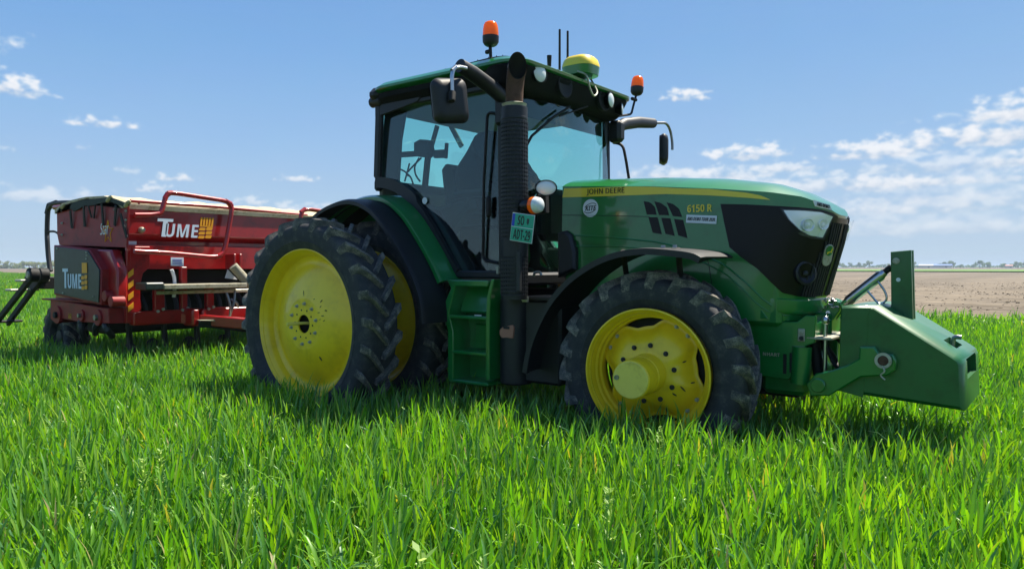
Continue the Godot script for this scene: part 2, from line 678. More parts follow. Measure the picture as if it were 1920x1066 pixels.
func scatter(called: String, mesh: Mesh, m: Material, buf: PackedFloat32Array, parent: Node) -> MultiMeshInstance3D:
	var mm := MultiMesh.new()
	mm.transform_format = MultiMesh.TRANSFORM_3D
	mm.use_colors = true
	mm.mesh = mesh
	mm.instance_count = buf.size() / 16
	mm.buffer = buf
	var o := MultiMeshInstance3D.new()
	o.name = called
	o.multimesh = mm
	o.material_override = m
	parent.add_child(o, true)
	return o


# ---------------------------------------------------------------- the wheat
func tuft(sd: int, n: int, spread: float, top: float, w: float, seg: int, loose: float) -> ArrayMesh:
	# n plants on a square; each has a thin stem and four pointed leaves at different heights
	var r := RandomNumberGenerator.new()
	r.seed = sd
	var leaf := [Color(0.2, 0.43, 0.04), Color(0.14, 0.36, 0.04), Color(0.26, 0.49, 0.045), Color(0.09, 0.26, 0.075), Color(0.12, 0.28, 0.12), Color(0.17, 0.41, 0.05), Color(0.07, 0.22, 0.07), Color(0.32, 0.5, 0.07)]
	var vs := PackedVector3Array()
	var ns := PackedVector3Array()
	var cs := PackedColorArray()
	var ix := PackedInt32Array()
	for b in n:
		var o := Vector3(r.randf_range(-1, 1), 0, r.randf_range(-1, 1)) * spread
		var az := r.randf() * TAU
		var tall := top * r.randf_range(0.72, 1.12)
		var lean0 := Vector3(r.randf_range(-0.1, 0.1), 1, r.randf_range(-0.1, 0.1)).normalized()
		var tint: Color = leaf[r.randi() % leaf.size()]
		for l in 5:
			# the last one is the stem
			var stem := l == 4
			var a := az + l * PI + r.randf_range(-0.7, 0.7)
			var dir := Vector3(cos(a), 0, sin(a))
			var tw := r.randf_range(-0.8, 0.8)
			var side := Vector3(-sin(a + tw), 0, cos(a + tw))
			var len := tall * (0.62 if stem else r.randf_range(0.32, 0.5))
			var lean := 0.03 if stem else r.randf_range(0.03, 0.31) * loose
			var bend := 0.0 if stem else r.randf_range(0.08, 0.62) * loose
			if not stem and r.randf() < 0.1 * loose:
				bend = r.randf_range(1.1, 2.4)
			var ww := 0.005 if stem else w * r.randf_range(0.75, 1.2)
			var col: Color = tint.lerp(leaf[r.randi() % leaf.size()], 0.6) * r.randf_range(0.85, 1.15)
			if r.randf() < 0.018:
				col = Color(0.5, 0.43, 0.22)
			var p: Vector3 = o + lean0 * tall * (0.0 if stem else [0.54, 0.42, 0.28, 0.14][l])
			var first := vs.size()
			for k in seg + 1:
				var s := float(k) / seg
				var ang := lean + bend * s * s
				var up := lean0 * cos(ang) + dir * sin(ang)
				if k > 0:
					p += up * (len / seg)
				var wk := ww * (0.6 + 1.0 * s if s < 0.4 else 1.0 - 0.85 * pow((s - 0.4) / 0.6, 1.6)) * 0.5
				var sd2 := (side + dir * 0.5 * s * tw).normalized()
				var nn := up.cross(sd2).normalized()
				if k == seg:
					vs.append(p)
					ns.append(nn)
					cs.append(col)
					ix.append_array(PackedInt32Array([first + k * 2 - 2, first + k * 2 - 1, first + k * 2]))
				else:
					vs.append(p - sd2 * wk)
					vs.append(p + sd2 * wk)
					ns.append((nn - sd2 * 0.35).normalized())
					ns.append((nn + sd2 * 0.35).normalized())
					cs.append(col)
					cs.append(col)
					if k > 0:
						var q := first + k * 2
						ix.append_array(PackedInt32Array([q - 2, q - 1, q, q - 1, q + 1, q]))
	var arr := []
	arr.resize(Mesh.ARRAY_MAX)
	arr[Mesh.ARRAY_VERTEX] = vs
	arr[Mesh.ARRAY_NORMAL] = ns
	arr[Mesh.ARRAY_COLOR] = cs
	arr[Mesh.ARRAY_INDEX] = ix
	var am := ArrayMesh.new()
	am.add_surface_from_arrays(Mesh.PRIMITIVE_TRIANGLES, arr)
	return am


func crushed(x: float, z: float) -> bool:
	for zc in [1.43, 0.76, -0.76, -1.43]:
		if absf(z - zc) < 0.17 and x > -0.3 and x < 0.34:
			return true
	for zc in [0.82, -0.82]:
		if absf(z - zc) < 0.16 and x > 2.5 and x < 3.02:
			return true
	return false


func make_wheat() -> void:
	var wm := mat(Color(1, 1, 1), 0.36)
	wm.vertex_color_use_as_albedo = true
	wm.backlight_enabled = true
	wm.backlight = Color(0.95, 1.0, 0.3)
	var root := Node3D.new()
	root.name = "wheat"
	add_child(root)
	tag(root, "knee high young green wheat covering the field around the tractor", "wheat", "", "stuff")
	var f := FastNoiseLite.new()
	f.seed = 77
	f.frequency = 0.35
	f.fractal_octaves = 3
	# square tiles of standing blades: [nearest, farthest, tile size, blades, width, segments, variants]
	var bands := [[1.0, 14.0, 0.3, 52, 0.0135, 4, 10], [14.0, 34.0, 0.6, 110, 0.019, 3, 6], [34.0, 160.0, 3.0, 420, 0.055, 2, 4], [0.0, 150.0, 3.0, 420, 0.055, 2, 3]]
	for bi in bands.size():
		var b: Array = bands[bi]
		var bufs := []
		for k in b[6] + 2:
			bufs.append(PackedFloat32Array())
		rng.seed = 500 + bi
		var st: float = b[2]
		var x := -160.0 if bi == 2 else -150.0 if bi == 3 else -36.0
		while x < CAM.x + b[1]:
			var z := wheat_edge(x) + st * 0.5
			while z < CAM.z + 100.0:
				var px := x
				var pz := z
				z += st
				var dx := px - CAM.x
				var dz := pz - CAM.z
				var d := sqrt(dx * dx + dz * dz)
				if d < b[0] or d >= b[1]:
					continue
				var dep := dx * FW.x + dz * FW.z
				var beside := absf(dx * RT.x + dz * RT.z) > dep * 0.86 + (1.6 if bi < 3 else 4.0)
				if beside != (bi == 3):
					continue
				if bi == 0 and crushed(px, pz):
					continue
				var nz := f.get_noise_2d(px, pz)
				var g := 1.0 + nz * 0.2
				var s := 1.0 + 0.16 * f.get_noise_2d(px * 0.6 + 50.0, pz * 0.6) + rng.randf_range(-0.06, 0.06)
				if pz < wheat_edge(px) + 2.2:
					s *= rng.randf_range(0.8, 1.25)
				var ragged := bi < 2 and pz < wheat_edge(px) + 2.6 and rng.randf() < 0.75 or rng.randf() < 0.02
				var pick: int = int(b[6]) + rng.randi() % 2 if ragged else rng.randi() % int(b[6])
				put(bufs[pick], Vector3(px, -0.01, pz), (rng.randi() % 4) * PI * 0.5, Vector3(1, s, 1), Color(g * (1.0 + nz * 0.1), g, g * (1.0 - nz * 0.2)), Vector2(0.05 + rng.randf_range(-0.06, 0.06), rng.randf_range(-0.06, 0.06)))
			x += st
		for k in b[6] + 2:
			if bufs[k].size() > 0:
				scatter("blades", tuft(900 + bi * 20 + k, b[3], st * 0.52, 0.475, b[4], b[5], 1.0 if k < b[6] else 2.2), wm, bufs[k], root)


# ---------------------------------------------------------------- wheels (axis along local z, outward +z)
func tyre_mesh(R: float, bead: float, hw: float) -> ArrayMesh:
	var m := MB.new()
	var c := R - 0.048
	var d := c - bead
	var prof := []
	for p in [[0.0, 0.80], [0.08, 0.90], [0.28, 0.99], [0.29, 1.015], [0.32, 1.02], [0.33, 1.0], [0.55, 1.03], [0.78, 0.99], [0.92, 0.88], [0.985, 0.62], [1.0, 0.0]]:
		prof.append(Vector2(bead + d * p[0], hw * p[1]))
	for k in range(prof.size() - 2, -1, -1):
		prof.append(Vector2(prof[k].x, -prof[k].y))
	prof.append(Vector2(bead - 0.004, -hw * 0.7))
	prof.append(Vector2(bead - 0.004, hw * 0.7))
	m.lathe(prof, Vector3.ZERO, Z, 96)
	return m.mesh(0.6)


func lug_mesh(R: float, hw: float, n: int, way: float) -> ArrayMesh:
	var m := MB.new()
	var c := R - 0.048
	var r := RandomNumberGenerator.new()
	r.seed = n
	for side in [-1.0, 1.0]:
		for i in n:
			var t0 := TAU * (i + (0.5 if side > 0.0 else 0.0)) / n
			var rings := []
			for s in [[-0.05, R - 0.002, 0.0, 0.038], [0.25, R, 0.06, 0.038], [0.6, R - 0.004, 0.14, 0.042], [0.92, R - 0.012, 0.20, 0.050], [1.03, c - 0.045 + 0.012, 0.215, 0.047]]:
				var a: float = t0 + way * s[2] * (0.83 / R)
				var z: float = side * hw * s[0]
				var base: float = s[1] - 0.055
				var w: float = s[3] + r.randf_range(-0.002, 0.002)
				var top: float = s[1] + r.randf_range(-0.003, 0.002)
				if s[0] > 1.0:
					base = c - 0.07
					top = c - 0.025
				var q := []
				for e in [[base, -w * 0.75], [top, -w * 0.5], [top, w * 0.5], [base, w * 0.75]]:
					var zz: float = z * (1.0 if s[0] < 1.0 else (1.0 if e[0] == base else 1.02))
					var an: float = a + e[1] / R
					q.append(Vector3(cos(an) * e[0], sin(an) * e[0], zz))
				rings.append(q)
			m.loft(rings)
	return m.mesh(0.6)


func bolts(parent: Node, n: int, r: float, z: float, size: float, m: Material, off := 0.0, list := []) -> void:
	var b := MB.new()
	b.cyl(Vector3.ZERO, Vector3(0, 0, size * 0.25), size * 0.85, size * 0.85, 12)
	b.cyl(Vector3(0, 0, size * 0.24), Vector3(0, 0, size * 0.95), size * 0.6, size * 0.56, 6)
	b.cyl(Vector3(0, 0, size * 0.9), Vector3(0, 0, size * 1.3), size * 0.3, size * 0.28, 8)
	var mesh := b.mesh(0.8)
	for i in (n if list.is_empty() else list.size()):
		var a: float = TAU * (i + off) / n if list.is_empty() else deg_to_rad(list[i])
		var o := part("bolt", mesh, m, parent)
		o.position = Vector3(cos(a) * r, sin(a) * r, z)


func rear_wheel(parent: Node, at: Vector3, tyre: Mesh, lugs: Mesh, rim: Mesh, turned: bool) -> Node3D:
	var w := group_part("rear_wheel", parent, at, Basis(Y, PI if turned else 0.0))
	part("tread_lugs", lugs, M.tread, part("tyre", tyre, M.rubber, w))
	part("rim", rim, M.yellow, w)
	return w


# dried mud flicked on a rim: [degrees, radius, length]
func mud(w: Node3D, list: Array, z: float) -> void:
	rng.seed = 71
	for e in list:
		var a := deg_to_rad(e[0])
		var d := rng.randf_range(-0.6, 0.6)
		var b := Basis(Z, a + d)
		var p := Vector3(cos(a) * e[1], sin(a) * e[1], z - 0.12 * maxf(0.0, e[1] - 0.2))
		part("mud_streak", MB.new().ball(p, Vector3(e[2] * 0.5, 0.005, 0.006), 10, b), M.mud, w)


func rim_mesh(prof: Array, n := 72) -> ArrayMesh:
	var loop := []
	for p in prof:
		loop.append(p)
	for k in range(prof.size() - 1, -1, -1):
		loop.append(Vector2(prof[k].x - (0.008 if k < 4 else 0.0), prof[k].y - 0.012))
	var m := MB.new()
	m.lathe(loop, Vector3.ZERO, Z, n)
	return m.mesh(0.8)


func make_wheels(tr: Node3D) -> void:
	var rp := []
	for p in [[0.613, 0.128], [0.612, 0.136], [0.604, 0.138], [0.596, 0.130], [0.588, 0.112], [0.570, 0.098], [0.560, 0.075], [0.552, 0.035], [0.530, 0.018], [0.495, 0.016], [0.470, 0.030], [0.42, 0.062], [0.34, 0.098], [0.27, 0.119], [0.215, 0.127], [0.205, 0.128], [0.075, 0.128]]:
		rp.append(Vector2(p[0], p[1]))
	var rim := rim_mesh(rp)
	# the barrel of the rim, behind the disc
	for s in [1.0, -1.0]:
		var ty := tyre_mesh(0.872, 0.606, 0.165)
		var lg := lug_mesh(0.872, 0.165, 24, s)
		for zz in [1.43, 0.76]:
			var w := rear_wheel(tr, Vector3(0, 0.871, zz * s), ty, lg, rim, s < 0.0)
			part("rim_barrel", MB.new().lathe([Vector2(0.6, -0.13), Vector2(0.606, -0.138), Vector2(0.575, -0.12), Vector2(0.56, 0.0), Vector2(0.575, 0.1), Vector2(0.585, 0.1), Vector2(0.575, 0.0), Vector2(0.59, -0.12)], Vector3.ZERO, Z, 48), M.yellow, w)
			if zz > 1.0:
				bolts(w, 10, 0.165, 0.128, 0.018, M.zinc, 0.35)
				var hole := MB.new().cyl(Vector3(0, 0, -0.006), Vector3(0, 0, 0.0012), 0.008, 0.008, 10).mesh()
				for i in 10:
					var a := TAU * (i + 0.9) / 10.0
					part("stud_hole", hole, M.dark, w).position = Vector3(cos(a) * 0.115, sin(a) * 0.115, 0.128)
				part("hub_core", MB.new().cyl(Vector3(0, 0, -0.2), Vector3(0, 0, 0.06), 0.19, 0.19, 28), M.dark, w)
			else:
				part("hub_flange", MB.new().cyl(Vector3(0, 0, -0.1), Vector3(0, 0, 0.52), 0.17, 0.17, 32), M.yellow, w)
			if zz > 1.0 and s > 0.0:
				mud(w, [[28, 0.21, 0.05], [35, 0.25, 0.04], [18, 0.24, 0.05], [12, 0.21, 0.035], [8, 0.25, 0.04], [42, 0.28, 0.04], [90, 0.23, 0.09], [-55, 0.33, 0.05], [24, 0.29, 0.03], [58, 0.24, 0.03]], 0.124)
				part("locking_bar", MB.new().tube([Vector3(0.04, 0.0, -0.05), Vector3(-0.01, 0.006, 0.12), Vector3(-0.04, 0.004, 0.26)], [0.013, 0.012, 0.014], 8), M.cap, w)
	# front wheels, steered a little to the left
	var fp := []
	for p in [[0.428, 0.118], [0.427, 0.126], [0.418, 0.128], [0.408, 0.118], [0.402, 0.098], [0.392, 0.086], [0.386, 0.060], [0.374, 0.050], [0.370, 0.020], [0.358, 0.010], [0.354, -0.03], [0.366, -0.05], [0.366, -0.09], [0.40, -0.10], [0.425, -0.128]]:
		fp.append(Vector2(p[0], p[1]))
	var frim := rim_mesh(fp)
	# disc with four lobes and openings between them
	var dm := MB.new()
	var nn := 96
	var edge := []
	for i in nn:
		var a := TAU * i / nn
		var near := 9.0
		for l in [55.0, 148.0, -38.0, -126.0]:
			near = minf(near, absf(angle_difference(a, deg_to_rad(l))))
		edge.append(lerpf(0.358, 0.298, smoothstep(0.33, 0.66, near)))
	var dz := [[0.12, 0.10], [0.3, 0.10], [0.55, 0.092], [0.7, 0.062], [0.82, 0.012], [0.9, -0.022], [0.95, -0.03], [1.0, -0.032]]
	var rings := []
	for layer in 2:
		for k in dz.size():
			var q: Array = dz[k] if layer == 0 else dz[dz.size() - 1 - k]
			var ring := []
			for i in nn:
				var a := TAU * i / nn
				var rr: float = q[0] * lerpf(0.3, edge[i], smoothstep(0.2, 0.9, q[0]))
				ring.append(Vector3(cos(a) * rr, sin(a) * rr, q[1] - layer * 0.014))
			rings.append(ring)
	dm.loft(rings, false)
	dm.fix(0)
	var disc := dm.mesh(0.7)
	var hub := MB.new().lathe([Vector2(0, -0.25), Vector2(0.14, -0.25), Vector2(0.14, 0.07), Vector2(0.130, 0.10), Vector2(0.126, 0.12), Vector2(0.126, 0.20), Vector2(0.129, 0.203), Vector2(0.129, 0.222), Vector2(0.126, 0.225), Vector2(0.123, 0.375), Vector2(0.117, 0.381), Vector2(0, 0.381)], Vector3.ZERO, Z, 48, false).mesh(0.8)
	var capm := MB.new().lathe([Vector2(0, 0.381), Vector2(0.1165, 0.381), Vector2(0.1165, 0.384), Vector2(0.111, 0.389), Vector2(0, 0.389)], Vector3.ZERO, Z, 48, false).mesh(0.8)
	for s in [1.0, -1.0]:
		var ty := tyre_mesh(0.67, 0.422, 0.17)
		var b := Basis(Y, deg_to_rad(6.8) + (PI if s < 0.0 else 0.0)) * Basis(X, deg_to_rad(1.5))
		var w := group_part("front_wheel", tr, Vector3(2.765, 0.64, 0.941 * s) - b.z * 0.122, b)
		part("tread_lugs", lug_mesh(0.67, 0.17, 22, s), M.tread, part("tyre", ty, M.rubber, w)).get_parent().position.z = -0.075
		part("rim", frim, M.yellow, w)
		part("wheel_disc", disc, M.yellow, w)
		part("hub", hub, M.yellow, w)
		part("hub_cap", capm, M.cap, w)
		bolts(w, 8, 0.336, -0.03, 0.018, M.zinc, 0.0, [46, 62, 140, 156, -47, -30, -134, -118])
		bolts(w, 10, 0.185, 0.091, 0.02, M.hose, 0.3)
		part("knuckle_shade_disc", MB.new().cyl(Vector3(0, 0, -0.34), Vector3(0, 0, -0.06), 0.2, 0.24, 28).cyl(Vector3(0, 0, -0.105), Vector3(0, 0, -0.09), 0.352, 0.352, 40), M.dark, w)  # knuckle, plus a dark disc added as the shade inside the wheel
		if s > 0.0:
			mud(w, [[-20, 0.25, 0.05], [-35, 0.22, 0.035], [-62, 0.27, 0.06], [20, 0.26, 0.03], [-8, 0.3, 0.03]], 0.085)
		part("drain_plug", MB.new().lathe([Vector2(0, 0.389), Vector2(0.016, 0.389), Vector2(0.016, 0.396), Vector2(0.009, 0.396), Vector2(0.008, 0.391), Vector2(0, 0.391)], Vector3(-0.088, 0.012, 0), Z, 16, false), M.bolt, w)


# ---------------------------------------------------------------- hood
const HX0 := 3.0
const HN := 3.1
const YS := [1.5, 1.978, 1.77, 1.965, 2.5, 1.918, 3.0, 1.868, 3.38, 1.822, 3.57, 1.785, 3.68, 1.735, 3.738, 1.672]
const YT := [1.5, 2.05, 2.0, 2.037, 2.58, 2.006, 3.0, 1.966, 3.34, 1.908, 3.52, 1.842, 3.65, 1.765, 3.71, 1.708, 3.738, 1.675]
const XN := [0.95, 3.55, 1.13, 3.598, 1.35, 3.66, 1.5, 3.702, 1.66, 3.735, 1.7, 3.736, 1.9, 3.736]
var hood_back := 1.76


func hood_w(y: float) -> float:
	return 0.43 - 0.015 * clampf((y - 1.3) / 0.6, -1.0, 1.0)


func hood_side(s: float, y: float) -> Vector3:
	var w := hood_w(y)
	if s < 0.5:
		return Vector3(lerpf(hood_back, HX0, s * 2.0), y, w)
	var a := (s - 0.5) * PI
	var l := lut(XN, y) - HX0
	return Vector3(HX0 + l * pow(sin(a), 2.0 / HN), y, w * pow(cos(a), 2.0 / HN))


func hood_f(p: Vector3) -> float:
	var w := hood_w(p.y)
	if p.x <= HX0:
		return p.z - w
	var l := lut(XN, p.y) - HX0
	return (pow(pow((p.x - HX0) / l, HN) + pow(maxf(p.z, 0.0) / w, HN), 1.0 / HN) - 1.0) * w


# where the ray through a photo pixel meets the side of the hood
func hood_hit(px: float, py: float, lift := 0.0) -> Vector3:
	var d := ray(px, py).normalized()
	var t0 := (0.6 - CAM.z) / d.z
	var t1 := (0.0 - CAM.z) / d.z
	for i in 40:
		var t := (t0 + t1) * 0.5
		if hood_f(CAM + d * t) > lift:
			t0 = t
		else:
			t1 = t
	return CAM + d * t1


func resample(a: Array, n: int) -> Array:
	var pts := []
	var l := [0.0]
	for i in range(0, a.size(), 2):
		pts.append(Vector2(a[i], a[i + 1]))
		if i > 0:
			l.append(l[l.size() - 1] + pts[-1].distance_to(pts[-2]))
	var r := []
	for k in n + 1:
		var s: float = l[l.size() - 1] * k / n
		var i := 0
		while i < l.size() - 2 and l[i + 1] < s:
			i += 1
		r.append(pts[i].lerp(pts[i + 1], (s - l[i]) / maxf(1e-6, l[i + 1] - l[i])))
	return r


# a panel that lies on the hood between two lines of photo pixels; mirrored copies lie on the other side
func hood_patch(top: Array, bottom: Array, lift: float, nu := 24, nv := 8, mirror := 1.0) -> MB:
	var a := resample(top, nu)
	var b := resample(bottom, nu)
	var m := MB.new()
	var g := []
	for i in nu + 1:
		var col := []
		for j in nv + 1:
			var q: Vector2 = a[i].lerp(b[i], float(j) / nv)
			var p := hood_hit(q.x, q.y, lift)
			col.append(Vector3(p.x, p.y, p.z * mirror))
		g.append(col)
	for i in nu:
		for j in nv:
			m.quad(g[i][j], g[i + 1][j], g[i + 1][j + 1], g[i][j + 1])
	# edges down to the hood
	var rim := []
	for i in nu + 1:
		rim.append(g[i][0])
	for j in range(1, nv + 1):
		rim.append(g[nu][j])
	for i in range(nu - 1, -1, -1):
		rim.append(g[i][nv])
	for j in range(nv - 1, 0, -1):
		rim.append(g[0][j])
	for i in rim.size():
		var p: Vector3 = rim[i]
		var q: Vector3 = rim[(i + 1) % rim.size()]
		var dn := Vector3(0, 0, -lift * 1.3 * mirror)
		if p.x > 3.6:
			dn = Vector3(-lift * 1.3, 0, 0)
		m.quad(p, q, q + dn, p + dn)
	if mirror < 0.0:
		for i in range(0, m.v.size(), 3):
			var t := m.v[i + 1]
			m.v[i + 1] = m.v[i + 2]
			m.v[i + 2] = t
	return m


func hood_line(a: Array, r: float, lift := 0.0) -> MB:
	var pts := []
	for q in resample(a, 30):
		pts.append(hood_hit(q.x, q.y, lift))
	return MB.new().tube(pts, r, 8)


func make_hood(tr: Node3D) -> void:
	var m := MB.new()
	var ns := 44
	var nt := 14
	var nu := 9
	var grid := []
	for i in ns + 1:
		var s := float(i) / ns
		if s > 0.5:
			s = 0.5 + 0.5 * (1.0 - pow(1.0 - (s - 0.5) * 2.0, 1.15))
		var col := []
		var xx := hood_side(s, 1.7).x
		var top := lut(YS, xx)
		var bot := lut([1.76, 1.56, 2.15, 1.5, 2.4, 1.2, 2.6, 0.98, 3.8, 0.98], xx)
		for j in nt + 1:
			col.append(hood_side(s, lerpf(bot, top, float(j) / nt)))
		var e: Vector3 = col[nt]
		var crown := lut(YT, e.x)
		for j in range(1, nu + 1):
			var u := float(j) / nu
			var fy := 1.0 - pow(1.0 - u, 2.6)
			# a crease near the shoulder, then the gently crowned top
			col.append(Vector3(e.x - 0.004 * u, lerpf(e.y, maxf(crown, e.y), fy), e.z * (1.0 - u)))
		grid.append(col)
	for i in ns:
		for j in nt + nu:
			for sg in [1.0, -1.0]:
				var f := Vector3(1, 1, sg)
				var a: Vector3 = grid[i][j] * f
				var b: Vector3 = grid[i + 1][j] * f
				var c: Vector3 = grid[i + 1][j + 1] * f
				var d: Vector3 = grid[i][j + 1] * f
				if sg > 0.0:
					m.quad(a, d, c, b)
				else:
					m.quad(a, b, c, d)
	var hood := part("hood", m, M.green, tr, 0.8)
	# yellow side stripe
	for s in [1.0, -1.0]:
		part("side_stripe", hood_patch([1058, 353, 1180, 349.5, 1225, 350, 1280, 353, 1330, 354, 1400, 361, 1430, 367, 1444, 374], [1054.5, 370, 1150, 367, 1250, 363.5, 1330, 366, 1400, 370.5, 1444, 374.4], 0.003, 40, 3, s), M.stripe, hood)
	# raised seams of the side panels
	part("panel_seam", hood_line([1077, 441, 1150, 445, 1230, 453, 1300, 469, 1360, 497, 1400, 530, 1430, 560, 1455, 578, 1490, 584, 1542, 580], 0.006), M.green, hood)
	part("panel_seam", hood_line([1080, 461, 1160, 462, 1240, 468, 1310, 487, 1360, 512, 1395, 543, 1420, 570, 1445, 586, 1480, 592, 1540, 589], 0.005), M.green, hood)
	part("panel_gap", hood_line([1323, 470, 1330, 500, 1335, 532], 0.0025, 0.0005), M.dark, hood)
	part("panel_gap", hood_line([1050, 403, 1140, 404, 1218, 406], 0.002, 0.0005), M.dark, hood)
	# louvres
	for l in [[[1207, 377, 1219, 379, 1228, 388, 1231, 402], [1213, 402, 1216, 402, 1224, 402, 1231, 402.5]], [[1227, 377, 1239, 380, 1251, 389, 1254.5, 403], [1236, 403, 1240, 403, 1248, 403, 1254.5, 403.5]], [[1250, 379, 1262, 382, 1273, 391, 1279, 406], [1262, 405, 1266, 405.5, 1273, 406, 1279, 406.5]],
		[[1216, 407, 1233, 407], [1224, 436, 1241, 439]], [[1240, 408, 1257, 409], [1248, 438, 1265, 442]], [[1264, 410, 1281, 412], [1272, 441, 1289, 446]]]:
		part("louvre", hood_patch(l[0], l[1], 0.0025, 8, 5), M.gloss, hood)
	# black side grille and nose
	for s in [1.0, -1.0]:
		part("side_grille", hood_patch([1351, 382, 1400, 383, 1450, 385.5, 1500, 388.5, 1540, 392.5, 1562, 399, 1572, 405.5], [1368, 463, 1390, 482, 1420, 503, 1447, 530, 1468, 549, 1500, 556, 1530, 557.5], 0.005, 40, 16, s), M.gloss, tr)
	# nose grille: a shell between the two side grilles, with upright bars
	var ng := MB.new()
	var cols := 18
	var gg := []
	for i in cols + 1:
		var s := 0.5 + 0.5 * lerpf(0.72, 1.0, float(i) / cols)
		var col := []
		for j in 13:
			var p := hood_side(s, lerpf(1.135, 1.655, j / 12.0))
			col.append(p + Vector3(0.006, 0, 0.002))
		gg.append(col)
	for i in cols:
		for j in 12:
			ng.quad(gg[i][j], gg[i][j + 1], gg[i + 1][j + 1], gg[i + 1][j])
			var f := Vector3(1, 1, -1)
			ng.quad(gg[i][j] * f, gg[i + 1][j] * f, gg[i + 1][j + 1] * f, gg[i][j + 1] * f)
	var grille := part("nose_grille", ng, M.gloss, tr)
	for i in 9:
		var s0 := 0.5 + 0.5 * lerpf(0.64, 1.0, (i + 0.5) / 9.0)
		for sg in [1.0, -1.0]:
			var pts := []
			for j in 9:
				var p := hood_side(s0, lerpf(1.14, 1.62 if i > 3 else lerpf(1.28, 1.5, i / 3.0), j / 8.0)) + Vector3(0.010, 0, 0.006)
				pts.append(Vector3(p.x, p.y, p.z * sg))
			part("grille_bar", MB.new().tube(pts, 0.006, 6), M.black, grille)
	# bumper lip under the grille
	var lip := []
	for i in 41:
		var a := -1.0 + 2.0 * i / 40.0
		var s := 0.5 + 0.5 * (1.0 - pow(absf(a), 1.0) * 0.66)
		var p := hood_side(s, 1.12)
		p.z *= signf(a) if a != 0.0 else 1.0
		if p.z > -10.0:
			lip.append(p)
	var rings := []
	for k in lip.size():
		var p: Vector3 = lip[k]
		var o := Vector3(p.x - 3.1, 0, p.z * 1.2).normalized()
		var drop := -0.02 if absf(p.z) < 0.3 else lerpf(-0.02, 0.0, (absf(p.z) - 0.3) / 0.13)
		var y := p.y + drop
		o *= 1.0 - pow(absf(2.0 * k / (lip.size() - 1.0) - 1.0), 5.0)
		rings.append([Vector3(p.x, y + 0.02, p.z), Vector3(p.x, y + 0.012, p.z) + o * 0.022, Vector3(p.x, y - 0.055, p.z) + o * 0.02, Vector3(p.x, y - 0.075, p.z) + o * 0.006, Vector3(p.x, y - 0.08, p.z) - o * 0.03])
	part("bumper_lip", MB.new().loft(rings), M.green, hood)
	# headlights
	for s in [1.0, -1.0]:
		part("headlight_surround", hood_patch([1462, 389.5, 1500, 390.5, 1540, 394, 1566, 402.5], [1474, 408, 1500, 434, 1522, 447, 1546, 449], 0.008, 20, 8, s), M.black, tr)
		var hl := group_part("headlight", tr)
		part("reflector", hood_patch([1470, 394, 1500, 394.5, 1540, 398, 1562, 406], [1482, 412, 1500, 430, 1520, 441, 1543, 444.5], 0.011, 20, 8, s), M.reflector, hl)
		var n := Vector3(0.75, 0, 0.66 * s)
		for q in [[1513, 422, 0.042], [1542, 421, 0.034]]:
			var p := hood_hit(q[0], q[1], 0.006)
			p.z *= s
			part("bulb_cup", MB.new().lathe([Vector2(0, 0.0), Vector2(q[2] * 0.4, 0.002), Vector2(q[2] * 0.75, 0.012), Vector2(q[2] * 0.95, 0.022), Vector2(q[2], 0.022), Vector2(q[2], -0.01), Vector2(0, -0.01)], p, n, 28, false), M.reflector, hl)
			part("projector", MB.new().ball(p + n * 0.008, Vector3.ONE * q[2] * 0.42, 14), M.lampface, hl)
		part("lens", hood_patch([1468, 393, 1500, 393.5, 1540, 397, 1563, 405.5], [1480, 412, 1500, 431, 1520, 442.5, 1544, 446], 0.034, 20, 8, s), M.lens, hl)
	# round fog lamp recess
	var fp := hood_hit(1510, 512, 0.006)
	var fl := group_part("fog_lamp", tr)
	part("housing", MB.new().lathe([Vector2(0.075, -0.02), Vector2(0.078, 0.012), Vector2(0.066, 0.018), Vector2(0.056, 0.0), Vector2(0.02, -0.012), Vector2(0, -0.012)], fp, Vector3(0.8, 0.05, 0.6), 32, false), M.black, fl)
	part("lamp", MB.new().ball(fp + Vector3(0.004, 0, 0.003), Vector3.ONE * 0.018, 12), M.hose, fl)
	# emblem plate on the nose
	var ep := hood_hit(1552, 478, 0.012)
	var em := group_part("emblem_plate", tr, ep, Basis(Y, deg_to_rad(62)) * Basis(X, deg_to_rad(14)))
	var oval := PackedVector2Array()
	for i in 24:
		var a := TAU * i / 24.0
		oval.append(Vector2(cos(a) * 0.04, (0.032 if sin(a) > 0.0 else -0.032) + sin(a) * 0.04))
	part("plate", MB.new().prism(oval, Vector3(0, 0, -0.004), X, Y, Z * 0.012, 0.003), M.zinc, em)
	var shield := PackedVector2Array()
	for i in 20:
		var a := TAU * i / 20.0
		shield.append(Vector2(cos(a) * 0.03, 0.03 + sin(a) * 0.034))
	part("shield", MB.new().prism(shield, Vector3(0, 0, 0.008), X, Y, Z * 0.003), M.green, em)
	part("leaping_deer", MB.new().prism(pv([-0.02, 0.02, -0.006, 0.026, 0.008, 0.026, 0.016, 0.04, 0.02, 0.052, 0.024, 0.04, 0.018, 0.03, 0.02, 0.016, 0.012, 0.022, -0.004, 0.018, -0.016, 0.008]), Vector3(0, 0, 0.011), X, Y, Z * 0.002), M.stripe, em)
	# small stone hits of light: the bright core of the radiator seen through the bars
	# lettering and stickers on the right side
	var zl := 0.4285
	var q0 := on(1099, 367, 2, zl)
	var q1 := on(1170, 364, 2, zl)
	text("JOHN DEERE", q0 + Vector3(0, 0.002, -0.006), q1 - q0, Y, q0.distance_to(q1), 0.05, M.ink, hood, "maker_lettering", 500)
	var kc := hood_hit(1107.5, 390, 0.0)
	var st := group_part("round_sticker", hood, kc)
	part("disc", MB.new().cyl(Vector3(0, 0, -0.002), Vector3(0, 0, 0.003), 0.068, 0.068, 40), M.white, st)
